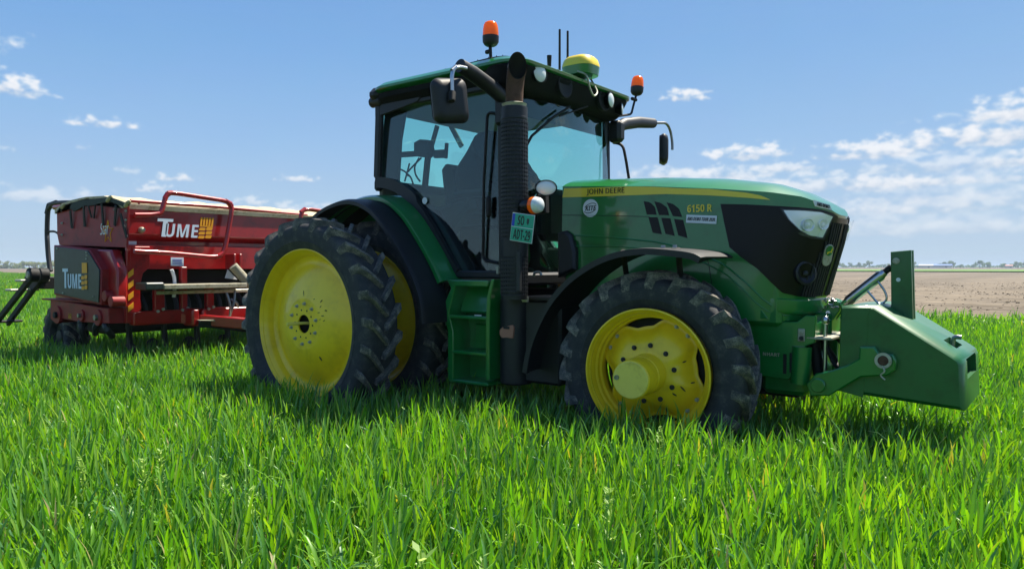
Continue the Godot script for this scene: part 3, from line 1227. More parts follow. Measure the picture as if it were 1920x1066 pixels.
	text("KITE", Vector3(-0.045, -0.018, 0.0035), X, Y, 0.09, 0.036, M.ink, st, "lettering", 700, 0.2)
	for e in [[20.0, 150.0, 0.056, 0.035], [200.0, 330.0, 0.056, 0.035]]:
		var arc := []
		for i in 17:
			var a := deg_to_rad(lerpf(e[0], e[1], i / 16.0))
			arc.append(Vector3(cos(a) * e[2], sin(a) * e[3] + cos(a) * 0.012, 0.0035))
		part("swoosh", MB.new().tube(arc, 0.0028, 5), M.panel, st)
	q0 = on(1289, 397, 2, 0.424)
	q1 = on(1335, 395, 2, 0.424)
	text("6150 R", q0 + Vector3(0, -0.005, 0), q1 - q0, Y, q0.distance_to(q1), 0.052, M.stripe, hood, "model_number", 800)
	var a0 := on(1286.5, 417, 2, 0.427)
	var a1 := on(1343.5, 419.5, 2, 0.427)
	var sl := group_part("slogan_sticker", hood, a0, Basis(Z, atan2(a1.y - a0.y, a1.x - a0.x)))
	part("sheet", MB.new().box(Vector3(0.5 * a0.distance_to(a1), 0.027, 0), Vector3(a0.distance_to(a1), 0.056, 0.004), 0.001), M.white, sl)
	text("AMS DEMO TOUR 2020.", Vector3(0.008, 0.016, 0.0025), X, Y, a0.distance_to(a1) - 0.016, 0.024, M.ink, sl, "lettering", 700, 0.15)
	# stickers on the sloping nose top
	part("nose_sticker", hood_patch([1526, 374.5, 1557, 384], [1530, 386.5, 1561, 394], 0.004, 6, 3), M.white, hood)
	var n0 := hood_hit(1532.5, 385, 0.009)
	var n1 := hood_hit(1556, 391, 0.009)
	text("AMS DEMO", n0, n1 - n0, Y, n0.distance_to(n1), 0.022, M.ink, hood, "sticker_lettering", 800)
	# inner block behind everything (added, unseen), so that no light falls through the hood
	part("hood_light_block", MB.new().box(Vector3(2.6, 1.25, 0), Vector3(1.7, 0.62, 0.78), 0.03), M.green, tr)
	# lower side panel
	part("side_panel", MB.new().prism(flat([1078, 441, 1180, 447, 1300, 470, 1345, 495, 1395, 545, 1425, 575, 1440, 597, 1330, 597, 1200, 560, 1080, 520], 2, 0.405), Vector3(0, 0, 0.39), X, Y, Z * 0.02, 0.003), M.green, tr)
	part("side_panel", MB.new().prism(flat([1078, 441, 1180, 447, 1300, 470, 1345, 495, 1395, 545, 1425, 575, 1440, 597, 1330, 597, 1200, 560, 1080, 520], 2, 0.405), Vector3(0, 0, -0.41), X, Y, Z * 0.02, 0.003), M.green, tr)
	# dark duct at the rear of the hood
	part("air_duct", MB.new().prism(flat([1045, 436, 1060, 432, 1070, 440, 1078, 470, 1078, 505, 1045, 520], 2, 0.46), Vector3(0, 0, 0.2), X, Y, Z * 0.27, 0.02), M.black, tr)


func slice(x0: float, x1: float, hw: float, rad: float, y: float, n := 7) -> Array:
	var r := []
	var cs := [[x1 - rad, hw - rad, 0.0], [x0 + rad, hw - rad, 90.0], [x0 + rad, -hw + rad, 180.0], [x1 - rad, -hw + rad, 270.0]]
	for c in cs:
		for i in n:
			var a := deg_to_rad(c[2] + 90.0 * i / (n - 1))
			r.append(Vector3(c[0] + cos(a) * rad, y, c[1] + sin(a) * rad))
	return r


func pane(p: Array, thick: float, bulge := Vector3.ZERO, nu := 10) -> MB:
	# a slab of glass between four corners (0-1 top, 3-2 bottom), bulging in the middle
	var a := []
	for i in nu + 1:
		var u := float(i) / nu
		var col := []
		for j in 7:
			var w := j / 6.0
			var q: Vector3 = p[0].lerp(p[1], u).lerp(p[3].lerp(p[2], u), w) + bulge * (1.0 - pow(2.0 * u - 1.0, 2.0)) + bulge * 0.25 * (1.0 - pow(2.0 * w - 1.0, 2.0))
			col.append(q)
		a.append(col)
	var n: Vector3 = (p[1] - p[0]).cross(p[3] - p[0]).normalized() * thick
	var m := MB.new()
	for i in nu:
		for j in 6:
			m.quad(a[i][j], a[i + 1][j], a[i + 1][j + 1], a[i][j + 1])
			m.quad(a[i][j] + n, a[i][j + 1] + n, a[i + 1][j + 1] + n, a[i + 1][j] + n)
	for i in nu:
		m.quad(a[i][0], a[i][0] + n, a[i + 1][0] + n, a[i + 1][0])
		m.quad(a[i][6], a[i + 1][6], a[i + 1][6] + n, a[i][6] + n)
	for j in 6:
		m.quad(a[0][j], a[0][j + 1], a[0][j + 1] + n, a[0][j] + n)
		m.quad(a[nu][j], a[nu][j] + n, a[nu][j + 1] + n, a[nu][j + 1])
	m.fix(0)
	return m


func work_light(parent: Node, at: Vector3, n: Vector3, r: float) -> Node3D:
	var l := group_part("work_light", parent, at)
	part("housing", MB.new().lathe([Vector2(0, -0.06), Vector2(r * 0.7, -0.055), Vector2(r * 1.05, -0.01), Vector2(r * 1.12, 0.006), Vector2(r * 1.02, 0.01), Vector2(r, 0.002)], Vector3.ZERO, n, 28, false), M.gloss, l)
	part("lens", MB.new().lathe([Vector2(0, 0.02), Vector2(r * 0.45, 0.0175), Vector2(r * 0.8, 0.011), Vector2(r, 0.002), Vector2(r, -0.01), Vector2(0, -0.01)], Vector3.ZERO, n, 28, false), M.lampface, l)
	return l


func beacon(parent: Node, at: Vector3, lean := Vector3.ZERO) -> Node3D:
	var b := group_part("beacon", parent, at)
	var ax := (Y + lean).normalized()
	part("base", MB.new().lathe([Vector2(0, -0.01), Vector2(0.035, -0.01), Vector2(0.05, 0.0), Vector2(0.062, 0.02), Vector2(0.064, 0.065), Vector2(0, 0.065)], Vector3.ZERO, ax, 28, false), M.black, b)
	part("lens", MB.new().lathe([Vector2(0.06, 0.065), Vector2(0.0615, 0.08), Vector2(0.059, 0.12), Vector2(0.054, 0.15), Vector2(0.045, 0.168), Vector2(0.028, 0.178), Vector2(0, 0.181)], Vector3.ZERO, ax, 28, false), M.amber, b)
	return b


func make_cab(tr: Node3D) -> void:
	# roof: green cap over a black lower shell
	var cap := []
	for s in [[0.04, 1.60, 0.86, 0.16, 2.842], [0.02, 1.695, 0.905, 0.18, 2.868], [0.03, 1.70, 0.905, 0.18, 2.888], [0.06, 1.63, 0.86, 0.18, 2.925], [0.12, 1.52, 0.78, 0.18, 2.95], [0.2, 1.34, 0.62, 0.2, 2.965], [0.4, 1.1, 0.35, 0.2, 2.972]]:
		cap.append(slice(s[0], s[1], s[2], s[3], s[4]))
	var roof := part("roof", MB.new().loft(cap), M.green, tr, 0.8)
	var shell := []
	for s in [[0.02, 1.5, 0.78, 0.12, 2.735], [0.02, 1.53, 0.83, 0.14, 2.765], [0.03, 1.565, 0.865, 0.16, 2.80], [0.03, 1.57, 0.865, 0.16, 2.842]]:
		shell.append(slice(s[0], s[1], s[2], s[3], s[4]))
	part("roof_shell", MB.new().loft(shell), M.plastic, tr, 0.8)
	# front visor that carries the lights
	var vis := []
	for s in [[1.28, 1.55, 0.76, 0.1, 2.69], [1.28, 1.585, 0.83, 0.14, 2.70], [1.28, 1.615, 0.875, 0.18, 2.73], [1.28, 1.672, 0.90, 0.18, 2.845], [1.28, 1.665, 0.895, 0.18, 2.866]]:
		vis.append(slice(s[0], s[1], s[2], s[3], s[4]))
	part("visor", MB.new().loft(vis), M.plastic, tr, 0.8)
	# light openings and lights in it
	for z in [0.24, -0.38]:
		part("light_opening", MB.new().lathe([Vector2(0.1, -0.02), Vector2(0.1, 0.016), Vector2(0.09, 0.018), Vector2(0.07, 0.002), Vector2(0, 0.0)], Vector3(1.655, 2.80, z), X, 28, false), M.dark, tr)
	for q in [[1012, 137, 1.672, 0.068, 0.2], [1145, 187, 1.69, 0.065, -0.1], [1165, 204, 1.66, 0.055, -0.45]]:
		work_light(tr, on(q[0], q[1], 0, q[2]), Vector3(1, 0, q[4]).normalized(), q[3])
	work_light(tr, Vector3(1.632, 2.815, 0.85), Vector3(1, 0, 0.75).normalized(), 0.066)
	# rear lamps under the roof corner
	for s in [1.0, -1.0]:
		part("rear_lamp", MB.new().box(Vector3(0.06, 2.845, 0.78 * s), Vector3(0.14, 0.12, 0.2), 0.045), M.black, tr)
		part("rear_lamp", MB.new().cyl(Vector3(0.12, 2.795, 0.80 * s), Vector3(-0.03, 2.79, 0.80 * s), 0.05, 0.045, 20, 0.012), M.black, tr)
	# cable with clips along the roof edge and down the rear corner
	var wire := []
	for q in [[721, 166], [760, 152], [800, 141], [840, 130], [880, 119], [920, 109], [945, 106], [960, 107]]:
		var w := on(q[0], q[1], 2, 0.78)
		wire.append(w)
	var wr := part("cable", MB.new().tube(curve(wire, 8), 0.0065, 6), M.dark, roof)
	for i in 12:
		var p: Vector3 = curve(wire, 8)[i * 4 + 3]
		part("clip", MB.new().cyl(p - Y * 0.012, p + Y * 0.014, 0.005, 0.003, 6), M.dark, wr)
	var wire2 := []
	for q in [[712, 172], [703, 180], [717, 200], [716, 225], [711, 270], [706, 320], [704, 345], [712, 356]]:
		wire2.append(on(q[0], q[1], 2, 0.80))
	part("cable", MB.new().tube(curve(wire2, 6), 0.006, 6), M.dark, tr)

	# pillars and lower frame
	for s in [1.0, -1.0]:
		var f := Vector3(1, 1, s)
		var c0 := Vector3(0.04, 2.12, 0.79)
		part("rear_pillar", MB.new().bar(c0 * f, Vector3(0.07, 2.76, 0.79) * f, 0.06, 0.075, 0.015), M.black, tr)
		part("front_pillar", MB.new().bar(Vector3(1.46, 1.27, 0.78) * f, Vector3(1.44, 2.76, 0.78) * f, 0.07, 0.06, 0.015), M.black, tr)
		# sill: fender line down to the door bottom
		var pts := []
		for p in ons([707, 347, 735, 352, 765, 370, 790, 400, 815, 440, 840, 485, 856, 511], 2, 0.80):
			pts.append(Vector3(p.x, p.y, 0.80 * s))
		var cv := curve(pts, 5)
		var rings := []
		for k in cv.size():
			var t: Vector3 = (cv[mini(k + 1, cv.size() - 1)] - cv[maxi(k - 1, 0)]).normalized()
			var nn := Vector3(-t.y, t.x, 0) * (1.0 if t.x > 0.0 else -1.0)
			var w := 0.045 if k > 12 else 0.075
			var zz := Vector3(0, 0, 0.025 * s)
			rings.append([cv[k] + nn * w + zz, cv[k] + nn * w - zz, cv[k] - nn * 0.02 - zz, cv[k] - nn * 0.02 + zz])
		part("window_seal", MB.new().loft(rings), M.black, tr)
		part("door_sill", MB.new().box(Vector3(1.21, 1.275, 0.79 * s), Vector3(0.5, 0.06, 0.06), 0.012), M.black, tr)
		part("top_rail", MB.new().box(Vector3(0.75, 2.735, 0.78 * s), Vector3(1.45, 0.05, 0.05), 0.012), M.black, tr)
		part("upper_trim", MB.new().prism(pv([0.03, 2.78, 0.62, 2.78, 0.56, 2.72, 0.1, 2.66, 0.03, 2.66]), Vector3(0, 0, 0.80 * s - 0.015), X, Y, Z * 0.03, 0.006), M.black, tr)
		# side glass: follows the seal
		var poly := PackedVector2Array()
		for p in pts:
			poly.append(Vector2(p.x, p.y + 0.005))
		for p in [[1.44, 1.29], [1.43, 2.735], [0.07, 2.735]]:
			poly.append(Vector2(p[0], p[1]))
		part("side_window", MB.new().prism(poly, Vector3(0, 0, 0.836 * s), X, Y - Z * (0.033 * s), Z * 0.006 * s), M.glass, tr, 0.9)
	part("rear_sill", MB.new().box(Vector3(0.02, 2.06, 0), Vector3(0.07, 0.1, 1.6), 0.02), M.black, tr)
	part("rear_wall", MB.new().box(Vector3(0.03, 1.6, 0), Vector3(0.05, 0.9, 1.5), 0.01), M.trim, tr)
	part("rear_window", pane([Vector3(0.05, 2.73, 0.75), Vector3(0.05, 2.73, -0.75), Vector3(0.03, 2.1, -0.75), Vector3(0.03, 2.1, 0.75)], 0.006), M.glass, tr, 0.9)
	part("windscreen", pane([Vector3(1.45, 2.72, 0.74), Vector3(1.45, 2.72, -0.74), Vector3(1.5, 1.3, -0.74), Vector3(1.5, 1.3, 0.74)], 0.006, Vector3(0.09, 0, 0)), M.glass, tr, 0.9)
	part("cowl", MB.new().box(Vector3(1.52, 1.24, 0), Vector3(0.2, 0.1, 1.5), 0.02), M.black, tr)
	part("cab_floor", MB.new().box(Vector3(0.78, 1.23, 0), Vector3(1.5, 0.06, 1.55), 0.01), M.trim, tr)
	part("headliner", MB.new().box(Vector3(0.75, 2.72, 0), Vector3(1.4, 0.03, 1.5), 0.01), M.trim, tr)
	part("sun_blind", MB.new().box(Vector3(1.44, 2.62, -0.1), Vector3(0.01, 0.16, 1.2), 0.004), M.tarpdark, tr)
	# round white sticker on the side glass
	var sp := on(796, 376, 2, 0.795)
	part("speed_sticker", MB.new().cyl(sp - Z * 0.004, sp + Z * 0.001, 0.028, 0.028, 24), M.white, tr)
	# door handle and grab rail
	part("door_handle", MB.new().box(on(916, 388, 2, 0.815), Vector3(0.05, 0.17, 0.035), 0.015), M.gloss, tr)
	part("door_frame", MB.new().tube(bent(ons([941, 215, 914, 210, 907, 350, 906, 488, 934, 493], 2, 0.815), 0.05), 0.013, 10), M.gloss, tr)
	# wiper
	part("wiper", MB.new().tube([Vector3(1.62, 2.66, 0.1), Vector3(1.60, 2.55, 0.3), Vector3(1.565, 2.36, 0.56), Vector3(1.54, 2.2, 0.66)], 0.011, 6), M.dark, tr)
	part("wiper", MB.new().tube([Vector3(1.64, 2.70, -0.14), Vector3(1.61, 2.56, 0.24)], 0.007, 6), M.dark, tr)

	# interior: seat, wheel, console, screens
	var seat := group_part("seat", tr)
	part("cushion", MB.new().box(Vector3(0.62, 1.78, 0), Vector3(0.5, 0.14, 0.5), 0.05), M.seat, seat)
	part("backrest", MB.new().box(Vector3(0.34, 2.03, 0), Vector3(0.13, 0.52, 0.46), 0.05, Basis(Z, deg_to_rad(8))), M.seat, seat)
	part("pedestal", MB.new().box(Vector3(0.6, 1.48, 0), Vector3(0.34, 0.46, 0.36), 0.04), M.dark, seat)
	part("armrest", MB.new().box(Vector3(0.74, 1.98, 0.31), Vector3(0.42, 0.07, 0.11), 0.03), M.seat, seat)
	var sw := group_part("steering_wheel", tr, Vector3(1.16, 2.02, -0.02), Basis(Z, deg_to_rad(-55)) * Basis.IDENTITY)
	var ring := []
	for i in 33:
		ring.append(Vector3(sin(TAU * i / 32.0) * 0.2, 0, cos(TAU * i / 32.0) * 0.2))
	part("wheel_rim", MB.new().tube(ring, 0.016, 8), M.dark, sw)
	part("spokes", MB.new().bar(Vector3(0, 0, -0.19), Vector3(0, 0, 0.19), 0.05, 0.02, 0.008), M.dark, sw)
	part("column", MB.new().cyl(Vector3(0, -0.6, 0), Vector3(0, 0.0, 0), 0.06, 0.05, 14), M.dark, sw)
	part("dashboard", MB.new().box(Vector3(1.37, 1.78, -0.02), Vector3(0.16, 0.45, 0.42), 0.06), M.dark, tr)
	part("side_console", MB.new().prism(pv([0.2, 1.6, 0.6, 1.6, 0.86, 1.84, 0.84, 1.92, 0.5, 1.86, 0.2, 1.9]), Vector3(0, 0, 0.36), X, Y, Z * 0.16, 0.03), M.seat, tr)
	part("rear_trim", MB.new().prism(flat([722, 204, 762, 208, 753, 262, 748, 345, 712, 345], 2, 0.7), Vector3(0, 0, 0.68), X, Y, Z * 0.03, 0.008), M.seat, tr)
	part("glass_sheen_panel", MB.new().box(Vector3(1.38, 1.62, 0.55), Vector3(0.04, 0.62, 0.36), 0.015), M.trim, tr)  # added pale panel; its colour carries reflection and dust of the lower windscreen
	part("far_door_trim", MB.new().bar(on(828, 362, 2, -0.66), on(903, 468, 2, -0.66), 0.05, 0.1, 0.01), M.trim, tr)
	part("door_pocket", MB.new().box(Vector3(1.1, 1.42, -0.68), Vector3(0.5, 0.2, 0.08), 0.02), M.trim, tr)
	# bracket with monitors at the rear right
	part("monitor", MB.new().prism(flat([781, 268, 792, 262, 807, 263, 812, 285, 806, 295, 786, 294, 781, 285], 2, 0.5), Vector3(0, 0, 0.46), X, Y, Z * 0.08, 0.01), M.dark, tr)
	part("monitor_post", MB.new().bar(on(803, 290, 2, 0.5), on(797, 350, 2, 0.5), 0.05, 0.05, 0.01), M.dark, tr)
	part("monitor_arm", MB.new().bar(on(750, 290, 2, 0.5), on(783, 288, 2, 0.5), 0.03, 0.05, 0.008), M.dark, tr)
	part("phone_holder", MB.new().bar(on(815, 289, 2, 0.5), on(836, 288, 2, 0.5), 0.05, 0.07, 0.01), M.dark, tr)
	part("phone_holder", MB.new().bar(on(838, 268, 2, 0.5), on(836, 297, 2, 0.5), 0.03, 0.03, 0.006), M.dark, tr)
	for w in [[786, 296, 778, 312, 780, 328, 788, 340], [790, 296, 774, 312, 765, 322], [768, 306, 764, 322, 759, 340], [760, 322, 770, 332, 775, 345], [748, 316, 760, 322, 766, 330]]:
		part("cable", MB.new().tube(curve(ons(w, 2, 0.5), 5), 0.008, 6), M.dark, tr)
	# struts of the far side seen against the sky
	part("far_strut", MB.new().bar(on(820, 235, 2, -0.7), on(806, 285, 2, -0.7), 0.03, 0.06, 0.008), M.dark, tr)
	part("far_strut", MB.new().bar(on(845, 235, 2, -0.7), on(866, 275, 2, -0.7), 0.03, 0.06, 0.008), M.dark, tr)

	# exhaust stack with its perforated shield
	var ex := group_part("exhaust_stack", tr, Vector3(1.705, 0.035, 0.965), Basis.from_scale(Vector3.ONE * 0.974))
	var prof := []
	var y := 1.11
	while y < 2.43:
		for p in [[0.0, 0.100], [0.004, 0.1015], [0.016, 0.1015], [0.020, 0.100], [0.022, 0.0965], [0.028, 0.0965]]:
			prof.append(Vector2(p[1], y + p[0]))
		y += 0.03
	for p in [[0.1, 2.435], [0.1, 2.515], [0.098, 2.525], [0.06, 2.53], [0.06, 1.09], [0.1, 1.09]]:
		prof.append(Vector2(p[0], p[1]))
	part("heat_shield", MB.new().lathe(prof, Vector3.ZERO, Y, 56), M.black, ex, 0.85)
	# upright rows of perforation between the ribs
	var ribs := MB.new()
	for i in 28:
		var a := TAU * i / 28.0
		ribs.bar(Vector3(cos(a) * 0.1, 1.12, sin(a) * 0.1), Vector3(cos(a) * 0.1, 2.42, sin(a) * 0.1), 0.006, 0.006)
	part("shield_ribs", ribs, M.black, ex)
	part("shield_band", MB.new().lathe([Vector2(0.1, 1.41), Vector2(0.1035, 1.41), Vector2(0.1035, 1.54), Vector2(0.1, 1.54)], Vector3.ZERO, Y, 48), M.black, ex)
	var pipe := []
	var rr := []
	for q in [[0.0, 2.47, 0.0, 0.066], [0.0, 2.60, 0.0, 0.066], [0.008, 2.68, 0.005, 0.067], [0.026, 2.755, 0.016, 0.069], [0.06, 2.82, 0.036, 0.071]]:
		pipe.append(Vector3(q[0], q[1], q[2]))
		rr.append(q[3])
	# the tip is cut at a slant so that its mouth looks forward
	var tip := []
	for layer in 2:
		for k in pipe.size():
			var kk: int = k if layer == 0 else pipe.size() - 1 - k
			var t: float = kk / 4.0
			var ax := (Y * (1.0 - t * 0.35) + Vector3(0.8, 0, 0.45) * t * 0.9).normalized()
			var cut := (Y * (1.0 - t) + Vector3(0.82, -0.04, 0.55) * t).normalized()
			var u := cut.cross(Vector3(0.55, 0, -0.83)).normalized()
			var w := cut.cross(u).normalized()
			var ring2 := []
			for i in 28:
				var a := TAU * i / 28.0
				ring2.append(pipe[kk] + (u * cos(a) * (1.0 + 0.42 * t) + w * sin(a)) * (rr[kk] - layer * 0.004))
			tip.append(ring2)
	var tm := MB.new()
	tm.loft(tip.slice(0, 5), false)
	part("tail_pipe", tm, M.rust, ex, 0.6)
	part("pipe_bore", MB.new().loft(tip.slice(5, 10), false).loft([tip[8], tip[7]]), M.dark, ex)
	part("pipe_clamp", MB.new().lathe([Vector2(0.067, 2.525), Vector2(0.085, 2.525), Vector2(0.095, 2.55), Vector2(0.067, 2.56)], Vector3.ZERO, Y, 32), M.zinc, ex)
	part("shield_seam", MB.new().box(Vector3(0.08, 1.3, 0.05), Vector3(0.04, 0.3, 0.04), 0.008), M.hose, ex)

	# mirrors
	var mr := group_part("mirror", tr)
	part("arm", MB.new().tube([Vector3(1.5, 2.60, 0.80), Vector3(1.5, 2.66, 0.95), Vector3(1.5, 2.73, 1.2), Vector3(1.5, 2.755, 1.33)], [0.055, 0.057, 0.055, 0.05], 14), M.black, mr)
	part("arm_foot", MB.new().box(Vector3(1.49, 2.52, 0.84), Vector3(0.1, 0.22, 0.08), 0.02), M.black, mr)
	part("bracket", MB.new().tube(bent(ons([874, 128, 855, 124, 847, 132, 848, 176], 0, 1.57), 0.06), 0.014, 10), M.steel, mr)
	var hp := on(842, 190, 0, 1.5)
	var shape := []
	for e in [[-0.028, 0.93], [-0.034, 0.86], [0.0, 0.99], [0.02, 1.0], [0.05, 0.86], [0.06, 0.6]]:
		var ring3 := []
		var sl := slice(-0.135 * e[1], 0.135 * e[1], 0.155 * e[1], 0.055 * e[1], 0.0, 6)
		for p in sl:
			ring3.append(Vector3(e[0], p.z * (1.0), -p.x))
		shape.append(ring3)
	var mh := part("housing", MB.new().loft(shape), M.black, mr, 0.7)
	mh.transform = Transform3D(Basis(Y, deg_to_rad(-22)) * Basis(X, deg_to_rad(6)), hp)
	var mg := part("mirror_glass", MB.new().box(Vector3(-0.03, 0, 0), Vector3(0.006, 0.26, 0.22), 0.002), M.mirror, mr)
	mg.transform = mh.transform
	part("pivot", MB.new().cyl(on(847, 172, 0, 1.56), on(847, 190, 0, 1.58), 0.028, 0.024, 14, 0.006), M.dark, mr)
	var ml := group_part("mirror", tr)
	part("arm", MB.new().tube([Vector3(1.5, 2.62, -0.82), Vector3(1.5, 2.70, -1.02), Vector3(1.5, 2.76, -1.3), Vector3(1.5, 2.80, -1.62)], [0.05, 0.058, 0.056, 0.05], 14), M.black, ml)
	part("arm_foot", MB.new().box(Vector3(1.52, 2.60, -0.84), Vector3(0.14, 0.2, 0.12), 0.03), M.black, ml)
	part("bracket", MB.new().tube(bent([Vector3(1.5, 2.80, -1.6), Vector3(1.5, 2.86, -1.98), Vector3(1.52, 2.66, -2.04), Vector3(1.52, 2.58, -2.03)], 0.12), 0.014, 10), M.bolt, ml)
	var mh2 := part("housing", MB.new().loft(shape), M.black, ml, 0.7)
	mh2.transform = Transform3D(Basis(Y, deg_to_rad(27)), Vector3(1.47, 2.57, -1.90))
	# left-hand grab rail and pillar
	part("grab_rail", MB.new().tube(bent(ons([1150, 267, 1168, 270, 1174, 300, 1181, 345], 2, -0.9), 0.06), 0.014, 8), M.dark, tr)

	# beacons
	var b1 := beacon(tr, on(920, 84, 2, 0.82))
	part("stalk", MB.new().tube([on(919, 86, 2, 0.82) - b1.position, on(920, 105, 2, 0.82) - b1.position, on(921, 138, 2, 0.84) - b1.position], 0.013, 8), M.dark, b1)
	part("wing_nut", MB.new().box(on(915, 97, 2, 0.82) - b1.position, Vector3(0.05, 0.03, 0.03), 0.008), M.dark, b1)
	var b2 := beacon(tr, on(1194, 176, 0, 1.5), Vector3(0, 0, -0.14))
	part("stalk", MB.new().tube(bent([on(1193, 178, 0, 1.5) - b2.position, on(1186, 205, 0, 1.5) - b2.position, on(1184, 214, 0, 1.5) - b2.position, on(1150, 219, 0, 1.5) - b2.position], 0.04), 0.011, 8), M.dark, b2)
	part("wing_nut", MB.new().box(on(1189, 186, 0, 1.5) - b2.position, Vector3(0.03, 0.03, 0.1), 0.008), M.dark, b2)

	# satellite receiver, antennas
	var gp := group_part("satellite_receiver", tr, on(1089, 128, 0, 1.6))
	var sh := []
	for e in [[-0.075, 0.86], [-0.07, 0.93], [0.0, 1.0]]:
		sh.append(slice(-0.15 * e[1], 0.15 * e[1], 0.135 * e[1], 0.1 * e[1], e[0]))
	part("lower_shell", MB.new().loft(sh), M.green, gp, 0.8)
	sh = []
	for e in [[0.0, 1.0], [0.02, 0.99], [0.06, 0.9], [0.085, 0.74], [0.097, 0.5], [0.1, 0.2]]:
		sh.append(slice(-0.15 * e[1], 0.15 * e[1], 0.135 * e[1], 0.1 * e[1], e[0] + 0.001))
	part("dome", MB.new().loft(sh), M.stripe, gp, 0.8)
	part("bracket", MB.new().box(Vector3(-0.08, -0.1, 0.05), Vector3(0.12, 0.06, 0.12), 0.01), M.black, gp)
	var o := gp.position
	part("cable", MB.new().tube(curve([Vector3(0.05, -0.06, 0.13), Vector3(0.12, -0.1, 0.1), Vector3(0.13, -0.2, 0.06), Vector3(0.13, -0.25, 0.0), Vector3(0.12, -0.2, -0.07), Vector3(0.05, -0.08, -0.08)], 6), 0.008, 8), M.zinc, gp)
	for q in [[1049.5, 55], [1064.5, 58]]:
		var top := on(q[0], q[1], 0, 1.3)
		var an := group_part("antenna", tr, Vector3(1.3, 2.93, top.z))
		part("rod", MB.new().cyl(Vector3(0, 0.02, 0), Vector3(0, top.y - 2.93, 0), 0.012, 0.010, 10), M.dark, an)
		part("foot", MB.new().lathe([Vector2(0, 0), Vector2(0.06, 0.0), Vector2(0.05, 0.04), Vector2(0.02, 0.09), Vector2(0, 0.095)], Vector3.ZERO, Y, 18, false), M.dark, an)
	var nz := on(1030, 104, 0, 1.35)
	part("roof_nozzle", MB.new().cyl(Vector3(nz.x, 2.93, nz.z), nz, 0.012, 0.022, 10), M.dark, tr)

	# turn signal, work light and number plate on a bracket beside the stack
	part("lamp_bracket", MB.new().prism(flat([1012, 364, 1026, 364, 1027, 398, 1000, 404, 1000, 392, 1012, 388], 2, 0.8), Vector3(0, 0, 0.77), X, Y, Z * 0.06, 0.01), M.dark, tr)
	var wl := work_light(tr, on(1024, 352, 2, 0.88), Vector3(0.55, 0, 0.8).normalized(), 0.072)
	wl.scale = Vector3(1, 0.72, 1)
	var ts := group_part("turn_signal", tr, on(997, 385, 2, 1.02))
	part("housing", MB.new().lathe([Vector2(0, -0.09), Vector2(0.045, -0.085), Vector2(0.062, -0.04), Vector2(0.064, 0.01), Vector2(0, 0.01)], Vector3.ZERO, Vector3(1.0, 0, 0.12), 24, false), M.gloss, ts)
	part("amber_lens", MB.new().lathe([Vector2(0, 0.01), Vector2(0.061, 0.01), Vector2(0.06, 0.045), Vector2(0, 0.045)], Vector3.ZERO, Vector3(1.0, 0, 0.12), 24, false), M.amber, ts)
	part("clear_lens", MB.new().lathe([Vector2(0, 0.045), Vector2(0.059, 0.045), Vector2(0.052, 0.075), Vector2(0.035, 0.09), Vector2(0, 0.094)], Vector3.ZERO, Vector3(1.0, 0, 0.12), 24, false), M.lampface, ts)
	var p0 := on(955.5, 450, 2, 1.075)
	var p1 := on(997, 457, 2, 1.09)
	var pw := p0.distance_to(p1)
	var xx := (p1 - p0).normalized()
	var zz := xx.cross(Y).normalized()
	var np := group_part("number_plate", tr, p0, Basis(xx, zz.cross(xx), zz))
	part("border", MB.new().box(Vector3(pw * 0.5, 0.1, -0.002), Vector3(pw, 0.2, 0.003), 0.001), M.white, np)
	part("plate", MB.new().box(Vector3(pw * 0.5, 0.1, 0), Vector3(pw - 0.008, 0.192, 0.004), 0.001), M.plate, np)
	part("rim_strip", MB.new().box(Vector3(pw * 0.5, 0.102, 0.001), Vector3(pw - 0.008, 0.004, 0.004), 0.001), M.white, np)
	part("country_strip", MB.new().box(Vector3(0.018, 0.15, 0.001), Vector3(0.026, 0.088, 0.004), 0.001), M.blue, np)
	text("SO", Vector3(0.06, 0.118, 0.002), X, Y, 0.06, 0.066, M.ink, np, "lettering", 600)
	text("ADT-29", Vector3(0.03, 0.016, 0.002), X, Y, pw - 0.05, 0.07, M.ink, np, "lettering", 600)
	part("crest", MB.new().prism(pv([0.145, 0.17, 0.165, 0.17, 0.165, 0.14, 0.155, 0.125, 0.145, 0.14]), Vector3(0, 0, 0.002), X, Y, Z * 0.002), M.panel, np)


func fender_strip(prof: Array, z0: float, z1: float, t: float, drop := 0.0, lip := 0.0) -> MB:
	# a curved sheet: profile in x, y; from z0 to z1 (falling by drop at z1), with an edge lip
	var rings := []
	for k in prof.size():
		var p: Vector3 = prof[k]
		var d: Vector3 = (prof[mini(k + 1, prof.size() - 1)] - prof[maxi(k - 1, 0)]).normalized()
		var n := Vector3(-d.y, d.x, 0)
		var zm := lerpf(z0, z1, 0.85)
		var a := Vector3(p.x, p.y, z0)
		var b := Vector3(p.x, p.y, zm) - n * drop * 0.45
		var c := Vector3(p.x, p.y, z1) - n * drop
		var r := [a, b, c]
		if lip > 0.0:
			r.append(c - n * lip)
			r.append(c - n * lip + Vector3(0, 0, -t * signf(z1 - z0)))
		r.append(c - n * t + Vector3(0, 0, -t * signf(z1 - z0)))
		r.append(b - n * t)
		r.append(a - n * t)
		rings.append(r)
	return MB.new().loft(rings)


